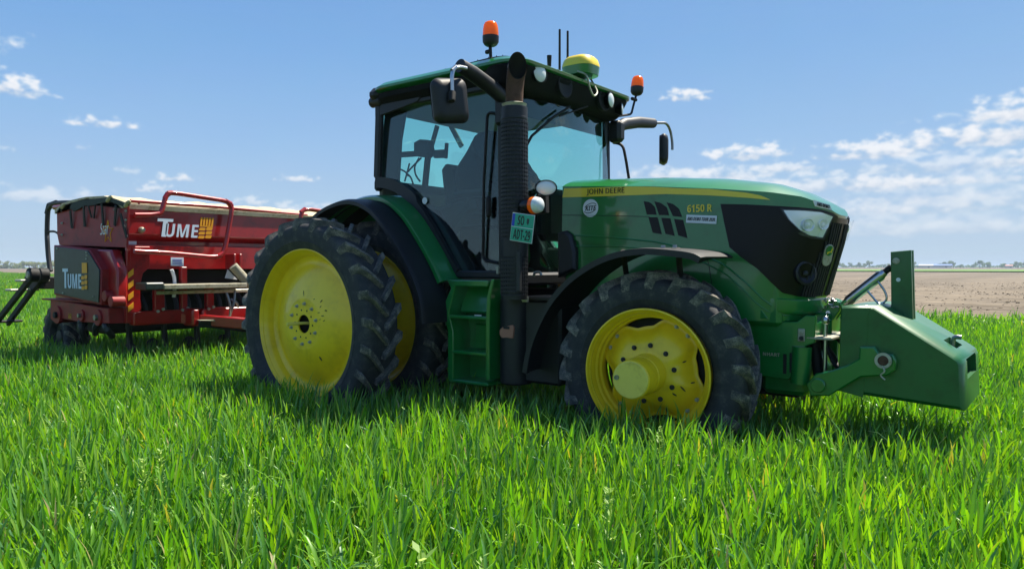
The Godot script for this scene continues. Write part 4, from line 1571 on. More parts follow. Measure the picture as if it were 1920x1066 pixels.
func make_body(tr: Node3D) -> void:
	# rear fenders: green shell, black rubber extension
	var prof := curve([Vector3(-0.93, 1.15, 0), Vector3(-0.82, 1.42, 0), Vector3(-0.62, 1.66, 0), Vector3(-0.42, 1.8, 0), Vector3(-0.15, 1.92, 0), Vector3(0.12, 1.965, 0), Vector3(0.36, 1.935, 0), Vector3(0.58, 1.80, 0), Vector3(0.78, 1.58, 0), Vector3(0.93, 1.38, 0), Vector3(1.02, 1.235, 0)], 6)
	var low := curve([Vector3(-0.95, 1.1, 0), Vector3(-0.78, 1.42, 0), Vector3(-0.56, 1.66, 0), Vector3(-0.3, 1.83, 0), Vector3(-0.02, 1.91, 0), Vector3(0.22, 1.905, 0), Vector3(0.46, 1.80, 0), Vector3(0.7, 1.57, 0), Vector3(0.88, 1.33, 0), Vector3(1.0, 1.1, 0), Vector3(1.03, 0.9, 0)], 6)
	for s in [1.0, -1.0]:
		var fd := group_part("rear_fender", tr)
		part("shell", fender_strip(prof, 0.77 * s, 1.0 * s, 0.02, 0.035, 0.03), M.green, fd)
		part("liner", fender_strip(prof, 0.55 * s, 0.768 * s, 0.02, 0.0, 0.0), M.plastic, fd)
		part("rubber_edge", fender_strip(low, 0.93 * s, 1.21 * s, 0.02, 0.03, 0.03), M.black, fd)
		part("inner_wall", MB.new().prism(pv([-0.92, 1.1, -0.8, 1.42, -0.6, 1.66, -0.15, 1.91, 0.2, 1.93, 0.55, 1.78, 0.95, 1.3, 0.95, 0.7, -0.92, 0.7]), Vector3(0, 0, 0.56 * s), X, Y, Z * 0.03), M.green, fd)
	# front fenders
	var ff := []
	for p in ons([1316, 479, 1296, 470, 1250, 464, 1200, 462, 1150, 470, 1105, 489, 1060, 521, 1025, 562, 1001, 606, 985, 650, 976, 696], 2, 1.06):
		ff.append(Vector3(p.x, p.y, 0))
	ff.reverse()
	for s in [1.0, -1.0]:
		var fr := group_part("front_fender", tr)
		part("shell", fender_strip(curve(ff, 5), 0.56 * s, 1.06 * s, 0.012, 0.012, 0.04), M.black, fr)
		part("stay", MB.new().tube([Vector3(2.55, 1.44, 0.86 * s), Vector3(2.5, 1.2, 0.7 * s), Vector3(2.6, 0.9, 0.52 * s)], 0.02, 8), M.dark, fr)
		part("stay", MB.new().tube([Vector3(2.95, 1.45, 0.86 * s), Vector3(2.9, 1.2, 0.7 * s), Vector3(2.8, 0.9, 0.52 * s)], 0.02, 8), M.dark, fr)
		for x in [2.90, 2.98]:
			part("fender_bolt", MB.new().cyl(Vector3(x, 1.455, 0.97 * s), Vector3(x, 1.472, 0.97 * s), 0.016, 0.014, 8), M.bolt, fr)
	# steps
	var st := group_part("steps", tr)
	for e in [0, 1]:
		var px := [838, 522, 846, 540, 833, 570, 832, 585, 840, 622, 840, 712, 850, 712, 850, 622, 842, 586, 856, 528] if e == 0 else [921, 524, 927, 524, 920, 556, 918, 600, 918, 712, 911, 712, 911, 600, 913, 556]
		part("side_plate", MB.new().prism(flat(px, 2, 0.95), Vector3(0, 0, 0.72), X, Y, Z * 0.235, 0.005), M.green, st)
	for e in [[526, 0.05, 0.93], [590, 0.028, 0.955], [657, 0.028, 0.955], [712, 0.028, 0.955]]:
		var a := on(842, e[0], 2, 0.95)
		var b := on(915, e[0] + 4, 2, 0.95)
		part("tread", MB.new().box(Vector3((a.x + b.x) * 0.5, (a.y + b.y) * 0.5 - 0.012, 0.83), Vector3(b.x - a.x, e[1], 0.25), 0.008), M.green, st)
	part("back_panel", MB.new().prism(flat([845, 530, 920, 530, 915, 712, 845, 712], 2, 0.80), Vector3(0, 0, 0.72), X, Y, Z * 0.03), M.green, st)
	part("kick_plate", MB.new().box(Vector3(1.24, 1.1, 0.79), Vector3(0.36, 0.27, 0.03), 0.01, Basis(X, deg_to_rad(-18))), M.green, st)
	part("inner_rib", MB.new().box(Vector3(1.28, 0.78, 0.76), Vector3(0.24, 0.2, 0.03), 0.008), M.green, st)
	part("tread_grip", MB.new().box(on(896, 591, 2, 0.957), Vector3(0.07, 0.008, 0.006), 0.002), M.white, st)
	# black canister and box under the stack
	part("particle_filter", MB.new().cyl(Vector3(1.60, 0.45, 0.80), Vector3(1.60, 1.10, 0.80), 0.125, 0.125, 36, 0.012), M.black, tr)
	part("filter_band", MB.new().lathe([Vector2(0.124, 0.0), Vector2(0.129, 0.0), Vector2(0.129, 0.02), Vector2(0.124, 0.02)], Vector3(1.60, 0.87, 0.80), Y, 36), M.black, tr)
	var sq := on(947, 623, 2, 0.915)
	part("bare_patch", MB.new().prism(flat([936, 619, 942, 612, 960, 609, 963, 613, 961, 634, 940, 633, 936, 627], 2, 0.925), Vector3(0, 0, 0.90), X, Y, Z * 0.025, 0.004), mat(Color(0.66, 0.45, 0.36), 0.7), tr)
	part("tool_box", MB.new().box(Vector3(1.86, 0.78, 0.66), Vector3(0.34, 0.62, 0.36), 0.02), M.black, tr)
	part("box_lid", MB.new().box(Vector3(1.82, 1.1, 0.68), Vector3(0.34, 0.03, 0.36), 0.008), M.black, tr)
	part("shield_foot", MB.new().prism(flat([973, 545, 980, 556, 988, 556, 987, 566, 979, 566, 972, 552], 2, 0.93), Vector3(0, 0, 0.9), X, Y, Z * 0.03, 0.004), M.zinc, tr)
	part("door_hinge", MB.new().box(on(934, 506, 2, 0.83), Vector3(0.02, 0.06, 0.03), 0.005), M.zinc, tr)
	part("handle_hook", MB.new().tube(curve(ons([1001, 518, 1003, 511, 1012, 510, 1015, 516], 2, 0.75), 4), 0.01, 8), M.bolt, tr)
	# chassis, axles
	part("gearbox", MB.new().box(Vector3(0.7, 0.85, 0), Vector3(2.2, 0.6, 0.6), 0.06), M.dark, tr)
	part("engine_block", MB.new().box(Vector3(2.6, 0.82, 0), Vector3(1.8, 0.4, 0.62), 0.05), M.dark, tr)
	part("rear_axle", MB.new().cyl(Vector3(0, 0.871, -1.2), Vector3(0, 0.871, 1.2), 0.15, 0.15, 24), M.dark, tr)
	part("front_axle", MB.new().cyl(Vector3(2.765, 0.62, -0.66), Vector3(2.765, 0.62, 0.66), 0.12, 0.12, 20), M.green, tr)
	part("drawbar", MB.new().box(Vector3(-1.0, 0.55, 0), Vector3(1.3, 0.08, 0.12), 0.01), M.dark, tr)
	for s in [1.0, -1.0]:
		part("rear_lower_link", MB.new().bar(Vector3(-0.3, 0.6, 0.4 * s), Vector3(-1.15, 0.62, 0.44 * s), 0.05, 0.1, 0.01), M.dark, tr)
	# front support and linkage
	for s in [1.0, -1.0]:
		var z: float = 0.33 * s - 0.02
		var sp := group_part("front_support", tr)
		part("plate", MB.new().prism(flat([1400, 610, 1410, 603, 1495, 603, 1511, 591, 1530, 592, 1528, 642, 1512, 648, 1500, 665, 1490, 700, 1478, 712, 1425, 704, 1400, 704], 2, 0.35), Vector3(0, 0, z), X, Y, Z * 0.04, 0.006), M.green, sp)
		part("post", MB.new().cyl(Vector3(on(1500, 650, 2, 0.36).x, 0.58, 0.34 * s), Vector3(on(1503, 650, 2, 0.36).x, 0.82, 0.34 * s), 0.06, 0.06, 20), M.green, sp)
		for h in [[1472, 682], [1484, 680]]:
			part("slot", MB.new().box(on(h[0], h[1], 2, 0.352) * Vector3(1, 1, s), Vector3(0.022, 0.13, 0.006), 0.002), M.dark, sp)
		part("lower_link", MB.new().prism(flat([1512, 720, 1530, 700, 1560, 694, 1590, 684, 1611, 672, 1612, 650, 1640, 650, 1650, 666, 1674, 664, 1681, 676, 1678, 694, 1664, 704, 1615, 706, 1588, 722, 1555, 742, 1520, 742], 2, 0.44), Vector3(0, 0, 0.415 * s - 0.025), X, Y, Z * 0.05, 0.008), M.green, sp)
		part("link_pivot", MB.new().cyl(Vector3(on(1535, 722, 2, 0.44).x, on(1535, 722, 2, 0.44).y, 0.28 * s), Vector3(on(1535, 722, 2, 0.44).x, on(1535, 722, 2, 0.44).y, 0.46 * s), 0.045, 0.045, 20, 0.006), M.green, sp)
	part("latch_plate", MB.new().box(on(1503, 628, 2, 0.356), Vector3(0.045, 0.085, 0.012), 0.01), M.zinc, tr)
	part("latch_knob", MB.new().cyl(on(1503, 634, 2, 0.36), on(1503, 634, 2, 0.375), 0.015, 0.013, 14), M.dark, tr)
	text("NHART", on(1431, 666, 2, 0.354), X, Y, 0.11, 0.022, M.zinc, tr, "maker_lettering", 600)
	part("support_beam", MB.new().box(Vector3(3.45, 0.62, 0), Vector3(0.3, 0.26, 0.62), 0.03), M.green, tr)
	part("axle_carrier", MB.new().box(Vector3(3.25, 0.53, 0), Vector3(0.6, 0.12, 0.56), 0.03), M.dark, tr)
	part("cross_frame", MB.new().box(Vector3(3.6, 0.93, 0), Vector3(0.1, 0.12, 0.66), 0.02), M.green, tr)
	part("lift_cylinder", MB.new().cyl(Vector3(3.66, 0.52, 0.2), Vector3(3.6, 0.9, 0.2), 0.035, 0.035, 16), M.dark, tr)
	part("lift_rod", MB.new().cyl(Vector3(3.70, 0.62, 0.28), Vector3(3.70, 0.98, 0.28), 0.014, 0.014, 12), M.steel, tr)
	part("rod_head", MB.new().ball(Vector3(3.70, 0.99, 0.28), Vector3(0.025, 0.03, 0.02), 12), M.steel, tr)
	part("hydraulic_tray", MB.new().box(Vector3(3.68, 0.88, 0.1), Vector3(0.16, 0.02, 0.5), 0.005), M.zinc, tr)
	for h in [[[3.66, 0.86, 0.15], [3.74, 0.7, 0.2], [3.80, 0.66, 0.1], [3.72, 0.6, 0.0]], [[3.62, 0.84, 0.05], [3.72, 0.72, 0.1], [3.76, 0.6, 0.22]], [[3.66, 0.86, -0.1], [3.76, 0.75, -0.05], [3.74, 0.6, 0.1]]]:
		var pts := []
		for p in h:
			pts.append(Vector3(p[0], p[1], p[2]))
		part("hydraulic_hose", MB.new().tube(curve(pts, 6), 0.013, 8), M.hose, tr)
	# top link: bracket, turnbuckle, handle
	var tl := group_part("top_link", tr)
	part("bracket", MB.new().prism(flat([1538, 588, 1560, 560, 1576, 566, 1576, 582, 1562, 602, 1550, 604, 1540, 598], 2, 0.06), Vector3(0, 0, 0.03), X, Y, Z * 0.05, 0.006), M.green, tl)
	part("bracket", MB.new().prism(flat([1538, 588, 1560, 560, 1576, 566, 1576, 582, 1562, 602, 1550, 604, 1540, 598], 2, 0.06), Vector3(0, 0, -0.07), X, Y, Z * 0.05, 0.006), M.green, tl)
	part("bracket_foot", MB.new().box(Vector3(3.63, 0.95, 0), Vector3(0.12, 0.16, 0.2), 0.015), M.green, tl)
	var t0 := on(1573, 578, 2, 0.0)
	var t1 := on(1672, 500, 2, 0.0)
	part("spindle", MB.new().cyl(t0, t0.lerp(t1, 0.2), 0.018, 0.018, 14), M.steel, tl)
	part("turnbuckle", MB.new().tube([t0.lerp(t1, 0.12), t0.lerp(t1, 0.16), t0.lerp(t1, 0.2), t0.lerp(t1, 0.8), t0.lerp(t1, 0.84), t0.lerp(t1, 0.88)], [0.024, 0.026, 0.034, 0.034, 0.026, 0.024], 20), M.steel, tl)
	part("spindle", MB.new().cyl(t0.lerp(t1, 0.86), t1, 0.02, 0.02, 14), M.dark, tl)
	part("handle", MB.new().tube(bent(ons([1627, 545, 1650, 572, 1665, 562, 1660, 545, 1647, 528], 2, 0.03), 0.03), 0.007, 8), M.steel, tl)
	part("link_pin", MB.new().cyl(on(1553, 586, 2, 0.09), on(1553, 586, 2, -0.1), 0.014, 0.014, 14), M.steel, tl)
	var ch := MB.new()
	rng.seed = 4
	for i in 14:
		var c := on(1556 + rng.randf_range(-11, 13), 567 + rng.randf_range(-9, 12), 2, 0.085)
		var ring := []
		var bb := Basis.from_euler(Vector3(rng.randf() * TAU, rng.randf() * TAU, 0))
		for k in 9:
			ring.append(c + bb * Vector3(cos(TAU * k / 8.0) * 0.016, sin(TAU * k / 8.0) * 0.01, 0))
		ch.tube(ring, 0.0035, 5)
	part("safety_chain", ch, M.steel, tl)
	part("split_pin", MB.new().tube(curve(ons([1553, 586, 1550, 594, 1557, 600], 2, 0.095), 4), 0.004, 6), M.steel, tl)


func make_weight() -> void:
	var w := thing("front_weight", "big sloping green steel ballast block carried on the front linkage", "weight", Vector3(3.8, 0.5, 0))
	var o := w.position
	var prof := PackedVector2Array()
	for p in ons([1576, 574, 1640, 572.5, 1790, 666, 1801, 674, 1806, 684, 1809, 771, 1570, 733], 2, 0.39):
		prof.append(Vector2(p.x - o.x, p.y - o.y))
	var body := CSGCombiner3D.new()
	body.name = "block"
	w.add_child(body)
	var main := CSGMesh3D.new()
	main.name = "profile"
	main.mesh = MB.new().prism(prof, Vector3(0, 0, -0.39), X, Y, Z * 0.78, 0.022).mesh(0.9)
	body.add_child(main)
	var xf := on(1806, 700, 2, 0.39).x - o.x
	for b in [[Vector3(xf, 0.235, -0.02), Vector3(0.24, 0.115, 0.44)], [Vector3(xf - 0.1, 0.40, -0.02), Vector3(0.07, 0.3, 0.26)]]:
		var cut := CSGBox3D.new()
		cut.name = "slot"
		cut.position = b[0]
		cut.size = b[1]
		cut.operation = CSGShape3D.OPERATION_SUBTRACTION
		body.add_child(cut, true)
	body.material_override = M.weight
	part("rear_plate", MB.new().prism(flat([1578, 577, 1633, 577, 1628, 590, 1624, 690, 1618, 745, 1572, 732], 2, 0.40), Vector3(0, 0, 0.385) - o, X, Y, Z * 0.008, 0.002), M.weight, w)
	# mast of two plates with a slot between them
	var mp := ons([1670.5, 472, 1709, 468.5, 1713, 599, 1672, 580], 2, 0.05)
	for z in [[0.02, 0.03], [-0.05, 0.03]]:
		var poly := PackedVector2Array()
		for p in mp:
			poly.append(Vector2(p.x - o.x, p.y - o.y - (0.06 if p.y < 1.2 else 0.0)))
		part("mast_plate", MB.new().prism(poly, Vector3(0, 0, z[0]), X, Y, Z * z[1], 0.003), M.weight, w)
	part("mast_spacer", MB.new().box(Vector3((mp[0].x + mp[1].x) * 0.5 - o.x, 1.02 - o.y, -0.0), Vector3(0.12, 0.14, 0.05), 0.004), M.weight, w)
	part("mast_cap", MB.new().box(Vector3((mp[0].x + mp[1].x) * 0.5 - o.x, mp[0].y - o.y - 0.02, -0.0), Vector3(0.11, 0.025, 0.05), 0.004), M.weight, w)
	var pin := on(1681, 489, 2, 0.05) - o
	part("mast_pin", MB.new().cyl(Vector3(pin.x, pin.y, -0.07), Vector3(pin.x, pin.y, 0.062), 0.021, 0.021, 18, 0.003), M.zinc, w)
	var hol := on(1685, 524, 2, 0.05) - o
	part("pin_hole", MB.new().cyl(Vector3(hol.x, hol.y, 0.04), Vector3(hol.x, hol.y, 0.0512), 0.013, 0.013, 16), M.white, w)
	# link pin with ring and clip
	var q := on(1656, 676, 2, 0.47) - o
	for s in [1.0, -1.0]:
		part("link_pin", MB.new().cyl(Vector3(q.x, q.y, 0.38 * s), Vector3(q.x, q.y, 0.47 * s), 0.028, 0.028, 20, 0.004), M.rust, w)
		part("pin_ring", MB.new().lathe([Vector2(0.03, 0.0), Vector2(0.047, 0.0), Vector2(0.047, 0.012), Vector2(0.03, 0.012)], Vector3(q.x, q.y, 0.455 * s), Z, 24), M.zinc, w)
	part("clip", MB.new().tube(curve([q + Vector3(0.0, -0.03, 0.01), q + Vector3(0.012, -0.06, 0.015), q + Vector3(-0.008, -0.085, 0.015), q + Vector3(0.016, -0.11, 0.015)], 4), 0.005, 6), M.zinc, w)
	part("hook", MB.new().tube(curve([Vector3(xf - 0.1, 0.33, 0.02), Vector3(xf - 0.09, 0.40, 0.02), Vector3(xf - 0.05, 0.405, 0.02)], 4), 0.014, 8), M.bolt, w)
	part("slot_edge", MB.new().box(Vector3(xf - 0.004, 0.173, -0.02), Vector3(0.012, 0.008, 0.44), 0.002), M.zinc, w)


func make_tractor() -> void:
	var tr := thing("tractor", "green farm tractor with yellow wheels, dual rear tyres and glazed cab", "tractor")
	make_wheels(tr)
	make_hood(tr)
	make_cab(tr)
	make_body(tr)


# ---------------------------------------------------------------- the seed drill
var base_at := Vector3.ZERO


# a part given in world coordinates under a thing that stands at base_at
func wpart(called: String, m, mt: Material, parent: Node3D, crease := 0.72) -> MeshInstance3D:
	var o := part(called, m, mt, parent, crease)
	if parent.get_parent() == self:
		o.position = -base_at
	return o


func wheat_ear(parent: Node3D, o: Vector3, ux: Vector3, uy: Vector3, w: float, h: float, lean: float, mt: Material, slots: bool) -> void:
	var n := ux.cross(uy)
	var P := func(a: Array) -> MB:
		var q := PackedVector2Array()
		for i in range(0, a.size(), 2):
			q.append(Vector2(a[i] * w + a[i + 1] * h * lean, a[i + 1] * h))
		return MB.new().prism(q, o, ux, uy, n * 0.004)
	if slots:
		for i in 5:
			wpart("ear_stripe", P.call([0.04 + i * 0.2, 0.6, 0.17 + i * 0.2, 0.6, 0.17 + i * 0.2, 1.0, 0.04 + i * 0.2, 1.0]), mt, parent)
		wpart("ear_band", P.call([0.04, 0.56, 0.97, 0.56, 0.97, 0.61, 0.04, 0.61]), mt, parent)
	else:
		wpart("ear_block", P.call([0.15, 0.62, 0.95, 0.62, 0.95, 1.0, 0.15, 1.0]), mt, parent)
	for k in 3:
		var y := 0.38 - k * 0.19
		wpart("ear_grain", P.call([0.0, y + 0.03, 0.1, y + 0.13, 0.42, y + 0.13, 0.48, y + 0.05, 0.38, y, 0.06, y]), mt, parent)
		wpart("ear_grain", P.call([0.5, y + 0.08, 0.6, y + 0.17, 0.95, y + 0.17, 0.97, y + 0.1, 0.9, y + 0.02, 0.56, y + 0.02]), mt, parent)


func make_drill() -> void:
	base_at = Vector3(-4.1, 0, 0)
	var d := thing("seed_drill", "red seed drill with tarpaulin covered hopper hitched behind the tractor", "seed drill", base_at)
	# hopper
	var prof := pv([-3.22, 2.005, -3.22, 1.70, -3.235, 1.685, -3.31, 1.625, -3.31, 1.585, -3.235, 1.57, -3.235, 1.31, -3.6, 1.31, -4.5, 1.31, -4.93, 1.5, -4.97, 2.02])
	wpart("hopper", MB.new().prism(prof, Vector3(0, 0, -1.48), X, Y, Z * 2.96, 0.006), M.red, d)
	# end plates of the hopper
	var end := flat([107, 388, 118, 382, 160, 377, 205, 372, 240, 385, 238, 464, 112, 459, 108, 440], 2, 1.5)
	for s in [1.0, -1.0]:
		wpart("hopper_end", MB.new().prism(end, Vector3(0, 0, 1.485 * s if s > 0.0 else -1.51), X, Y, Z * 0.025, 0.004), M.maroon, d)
	# tarpaulin over the top
	var rings := []
	for k in 31:
		var z := 1.53 - 3.06 * k / 30.0
		var r := []
		var sag := 0.008 * sin(k * 1.9) + 0.006 * sin(k * 0.7)
		for p in [[-3.20, 1.965], [-3.195, 2.015], [-3.42, 2.085], [-3.65, 2.125], [-4.1, 2.14], [-4.5, 2.125], [-4.8, 2.09], [-4.985, 2.03], [-4.985, 1.985]]:
			r.append(Vector3(p[0], p[1] + (sag if p[1] > 2.05 else 0.0), z))
		for p in [[-4.97, 1.985], [-4.8, 2.07], [-4.1, 2.12], [-3.42, 2.065], [-3.21, 1.965]]:
			r.append(Vector3(p[0], p[1] + sag * 0.5, z))
		rings.append(r)
	var tarp := wpart("tarpaulin", MB.new().loft(rings), M.tarp, d)
	# dark hem hanging over the end, with straps
	var hem := flat([133, 381, 142, 378, 160, 374, 205, 369, 230, 378, 243, 384, 232, 388, 218, 383, 204, 377, 188, 381, 170, 386, 156, 386, 146, 393, 137, 396, 130, 390], 2, 1.53)
	wpart("hem", MB.new().prism(hem, Vector3(0, 0, 1.515), X, Y, Z * 0.018, 0.004), M.tarpdark, tarp)
	for q in [[131, 394, 134, 428], [156, 386, 158, 425], [165, 386, 171, 408], [178, 384, 175, 409], [190, 381, 193, 423], [217, 385, 214, 423], [225, 400, 237, 445]]:
		var a := on(q[0], q[1], 2, 1.545)
		var b := on(q[2], q[3], 2, 1.525)
		wpart("strap", MB.new().bar(a, b, 0.045 if q[3] > 415 else 0.025, 0.012, 0.003, Z), M.dark, tarp)
	for q in [[118, 386], [238, 382], [204, 373]]:
		wpart("corner_fold", MB.new().ball(on(q[0], q[1], 2, 1.53), Vector3(0.07, 0.025, 0.03), 10, Basis(Z, 0.5)), M.tarp, tarp)
	# frame end plates with the big front opening
	var fr := flat([113, 456, 234, 462, 234, 500, 232, 606, 206, 606, 204, 580, 100, 562, 100, 548], 2, 1.5)
	for s in [1.0, -1.0]:
		wpart("frame_end", MB.new().prism(fr, Vector3(0, 0, 1.44 if s > 0.0 else -1.48), X, Y, Z * 0.04, 0.005), M.red, d)
	# corner post on the front, curved at its inner side, with hazard stripes
	var post := flat([236, 462, 236, 605, 270, 604, 265, 590, 262, 560, 262, 535, 267, 512, 280, 500, 280, 462], 0, -3.225)
	wpart("corner_post", MB.new().prism(post, Vector3(-3.25, 0, 0), Z, Y, X * 0.03, 0.004), M.red, d)
	for k in 4:
		var y := 505 + k * 21
		wpart("hazard_stripe", MB.new().prism(flat([240, y + 6, 250, y - 2, 250, y + 9, 240, y + 17], 0, -3.21), Vector3(-3.218, 0, 0), Z, Y, X * 0.006), M.tumeyellow, d)
	# gear housing with the dark cover
	var gh := flat([100, 459, 166, 467, 189, 505, 188, 572, 100, 552], 2, 1.68)
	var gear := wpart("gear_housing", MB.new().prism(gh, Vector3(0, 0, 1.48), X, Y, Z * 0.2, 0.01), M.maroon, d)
	var gb := ons([166, 467, 206, 468, 219, 506, 218, 575, 188, 572, 189, 505], 2, 1.6)
	var hb := PackedVector2Array()
	for p in gb:
		hb.append(Vector2(p.x, p.y))
	wpart("side_box", MB.new().prism(hb, Vector3(0, 0, 1.48), X, Y, Z * 0.12, 0.02), M.red, gear)
	wpart("cover_panel", MB.new().prism(flat([102, 462, 164, 469.5, 186, 506, 184, 567, 101, 549], 2, 1.69), Vector3(0, 0, 1.68), X, Y, Z * 0.014, 0.004), M.panel, gear)
	for q in [[106, 466], [161, 473], [162, 478], [117, 549], [174, 556], [161, 485]]:
		wpart("rivet", MB.new().cyl(on(q[0], q[1], 2, 1.69), on(q[0], q[1], 2, 1.701), 0.011, 0.008, 8), M.zinc, gear)
	var o := on(117.5, 538, 2, 1.697)
	var pw := on(152, 540, 2, 1.697).x - o.x
	var lt := text("T", o + Vector3(-0.01, -0.01, 0), X, Y, pw * 0.3, 0.225, M.tumewhite, gear, "lettering", 900)
	text("UME", o + Vector3(pw * 0.27, -0.01, 0), X, Y, pw * 0.72, 0.165, M.tumewhite, gear, "lettering", 900)
	wheat_ear(gear, o + Vector3(pw, -0.02, 0.0), X, Y, 0.16, 0.30, 0.0, M.tumeyellow, false)
	# lower tray
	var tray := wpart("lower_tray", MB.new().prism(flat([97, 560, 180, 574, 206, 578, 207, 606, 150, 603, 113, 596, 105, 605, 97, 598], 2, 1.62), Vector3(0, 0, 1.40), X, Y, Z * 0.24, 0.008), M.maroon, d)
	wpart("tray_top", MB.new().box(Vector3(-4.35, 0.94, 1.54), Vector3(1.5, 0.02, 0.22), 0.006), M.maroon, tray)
	for q in [[107, 590, 0.07], [152, 591, 0.045], [183, 595, 0.06]]:
		var p := on(q[0], q[1], 2, 1.65)
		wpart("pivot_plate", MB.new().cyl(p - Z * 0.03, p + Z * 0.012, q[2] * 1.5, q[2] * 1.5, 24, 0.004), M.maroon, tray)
		wpart("pivot_bolt", MB.new().cyl(p, p + Z * 0.04, q[2] * 0.55, q[2] * 0.5, 12), M.bolt if q[0] > 110 else M.dark, tray)
	for q in [[194, 555], [206, 565]]:
		var p := on(q[0], q[1], 2, 1.68)
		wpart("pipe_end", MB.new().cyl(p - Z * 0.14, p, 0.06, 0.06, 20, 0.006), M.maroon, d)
	var yp := on(132, 592, 2, 1.63)
	wpart("reflector", MB.new().box(yp, Vector3(0.1, 0.07, 0.02), 0.005), M.tumeyellow, d)
	# front: lower beams, posts, dark filling for the shade inside
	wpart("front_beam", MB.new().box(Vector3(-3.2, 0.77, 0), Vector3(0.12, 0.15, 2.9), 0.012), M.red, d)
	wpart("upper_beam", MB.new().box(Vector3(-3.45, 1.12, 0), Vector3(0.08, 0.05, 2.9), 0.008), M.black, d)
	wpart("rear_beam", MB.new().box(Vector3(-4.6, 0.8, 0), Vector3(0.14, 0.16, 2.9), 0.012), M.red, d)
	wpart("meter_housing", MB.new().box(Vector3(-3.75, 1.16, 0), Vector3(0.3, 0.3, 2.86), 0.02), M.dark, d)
	wpart("shade_slab", MB.new().box(Vector3(-4.2, 0.9, 0), Vector3(0.5, 0.7, 2.8), 0.03), M.dark, d)  # dark slab added to stand for the shade under the hopper
	for q in [[298, 536, 0.11], [393, 536, 0.09], [344, 500, 0.07]]:
		var a := on(q[0], q[1], 0, -3.16)
		var p := wpart("front_post", MB.new().box(Vector3(-3.18, (a.y + 0.84) * 0.5, a.z), Vector3(0.07, a.y - 0.84, q[2]), 0.008), M.red, d)
		for k in 2:
			wpart("post_bolt", MB.new().cyl(Vector3(-3.15, 0.86 - k * 0.02, a.z - 0.03 + k * 0.06), Vector3(-3.125, 0.86 - k * 0.02, a.z - 0.03 + k * 0.06), 0.018, 0.016, 8), M.zinc, p)
	wpart("hitch_lug", MB.new().box(on(358, 594, 0, -3.05), Vector3(0.22, 0.2, 0.09), 0.02), M.red, d)
	wpart("hitch_lug", MB.new().box(on(375, 590, 0, -3.05), Vector3(0.2, 0.14, 0.05), 0.015), M.red, d)
	rng.seed = 41
	for i in 20:
		var z := 1.3 - i * 0.135
		var a := Vector3(-3.62, 1.03, z)
		var b := Vector3(-3.5 + rng.randf_range(-0.05, 0.05), 0.68, z + rng.randf_range(-0.06, 0.02))
		wpart("seed_hose", MB.new().tube(curve([a, a.lerp(b, 0.4) + Vector3(0.06, 0, rng.randf_range(-0.04, 0.04)), b], 5), 0.026, 9), M.hose, d)
		if i % 3 == 0:
			wpart("coulter_disc", MB.new().cyl(Vector3(-3.55 - (i % 4) * 0.1, 0.28, z - 0.012), Vector3(-3.55 - (i % 4) * 0.1, 0.28, z + 0.012), 0.2, 0.2, 22, 0.006), M.dark, d)
			wpart("coulter_arm", MB.new().bar(Vector3(-3.6, 0.75, z), Vector3(-3.55, 0.3, z), 0.05, 0.07, 0.01), M.black, d)
	for q in [[155, 596, 150, 620], [151, 596, 160, 640], [186, 600, 178, 625], [196, 606, 210, 630]]:
		wpart("hydraulic_hose", MB.new().tube(curve([on(q[0], q[1], 2, 1.6), on((q[0] + q[2]) * 0.5 - 3, (q[1] + q[3]) * 0.5, 2, 1.62), on(q[2], q[3], 2, 1.5)], 5), 0.035, 8), M.hose, d)
	# foot board and its brackets, lower deck
	var f0 := on(304, 536, 0, -2.95)
	var f1 := on(460, 541, 0, -2.95)
	wpart("foot_board", MB.new().box(Vector3(-3.03, f0.y - 0.01, (f0.z + f1.z) * 0.5), Vector3(0.24, 0.055, f0.z - f1.z), 0.008), M.board, d)
	wpart("board_end", MB.new().box(Vector3(-3.03, f0.y, f0.z + 0.1), Vector3(0.25, 0.08, 0.2), 0.012), M.panel, d)
	wpart("board_rail", MB.new().box(Vector3(-3.15, f0.y - 0.08, 0.45), Vector3(0.05, 0.04, 1.5), 0.006), M.zinc, d)
	wpart("lower_deck", MB.new().prism(flat([376, 600, 420, 597, 470, 600, 480, 606, 430, 605], 0, -2.85), Vector3(-3.1, 0, 0), Z, Y, X * 0.3, 0.004), M.board, d)
	wpart("lower_deck_edge", MB.new().prism(flat([374, 601, 480, 607, 480, 625, 372, 612], 0, -2.84), Vector3(-2.86, 0, 0), Z, Y, X * 0.02, 0.004), M.dark, d)
	# rails
	wpart("grab_rail", MB.new().tube(bent(ons([252, 403, 296, 402, 303, 398, 308, 372, 314, 362, 322, 361, 422, 376, 433, 382, 434, 396, 421, 468, 414, 479, 402, 482, 300, 473, 251, 471], 0, -3.10), 0.09), 0.027, 12), M.red, d)
	for q in [[262, 403], [262, 471]]:
		var a := on(q[0], q[1], 0, -3.10)
		wpart("rail_foot", MB.new().cyl(a, Vector3(-3.24, a.y, a.z), 0.02, 0.02, 10), M.red, d)
	wpart("top_rail", MB.new().tube(ons([244, 376.5, 400, 387, 575, 403], 0, -3.22), 0.02, 10), M.red, d)
	for q in [[260, 378, 259, 392], [430, 390, 430, 400]]:
		wpart("rail_post", MB.new().cyl(on(q[0], q[1], 0, -3.22), on(q[2], q[3], 0, -3.215), 0.012, 0.012, 8), M.red, d)
	wpart("grab_rail", MB.new().tube(bent(ons([563, 440, 563, 398, 572, 391, 620, 398], 0, -3.10), 0.09), 0.027, 12), M.red, d)
	wpart("rear_rail", MB.new().tube(ons([101, 389, 130, 386], 2, 1.4), 0.028, 10), M.red, d)
	# grey hoop at the back, ladder
	wpart("hoop", MB.new().tube(bent(ons([138, 380, 105, 379, 91, 384, 87, 400, 88, 480, 94, 508], 2, 1.3), 0.35, 8), 0.03, 12), M.hose, d)
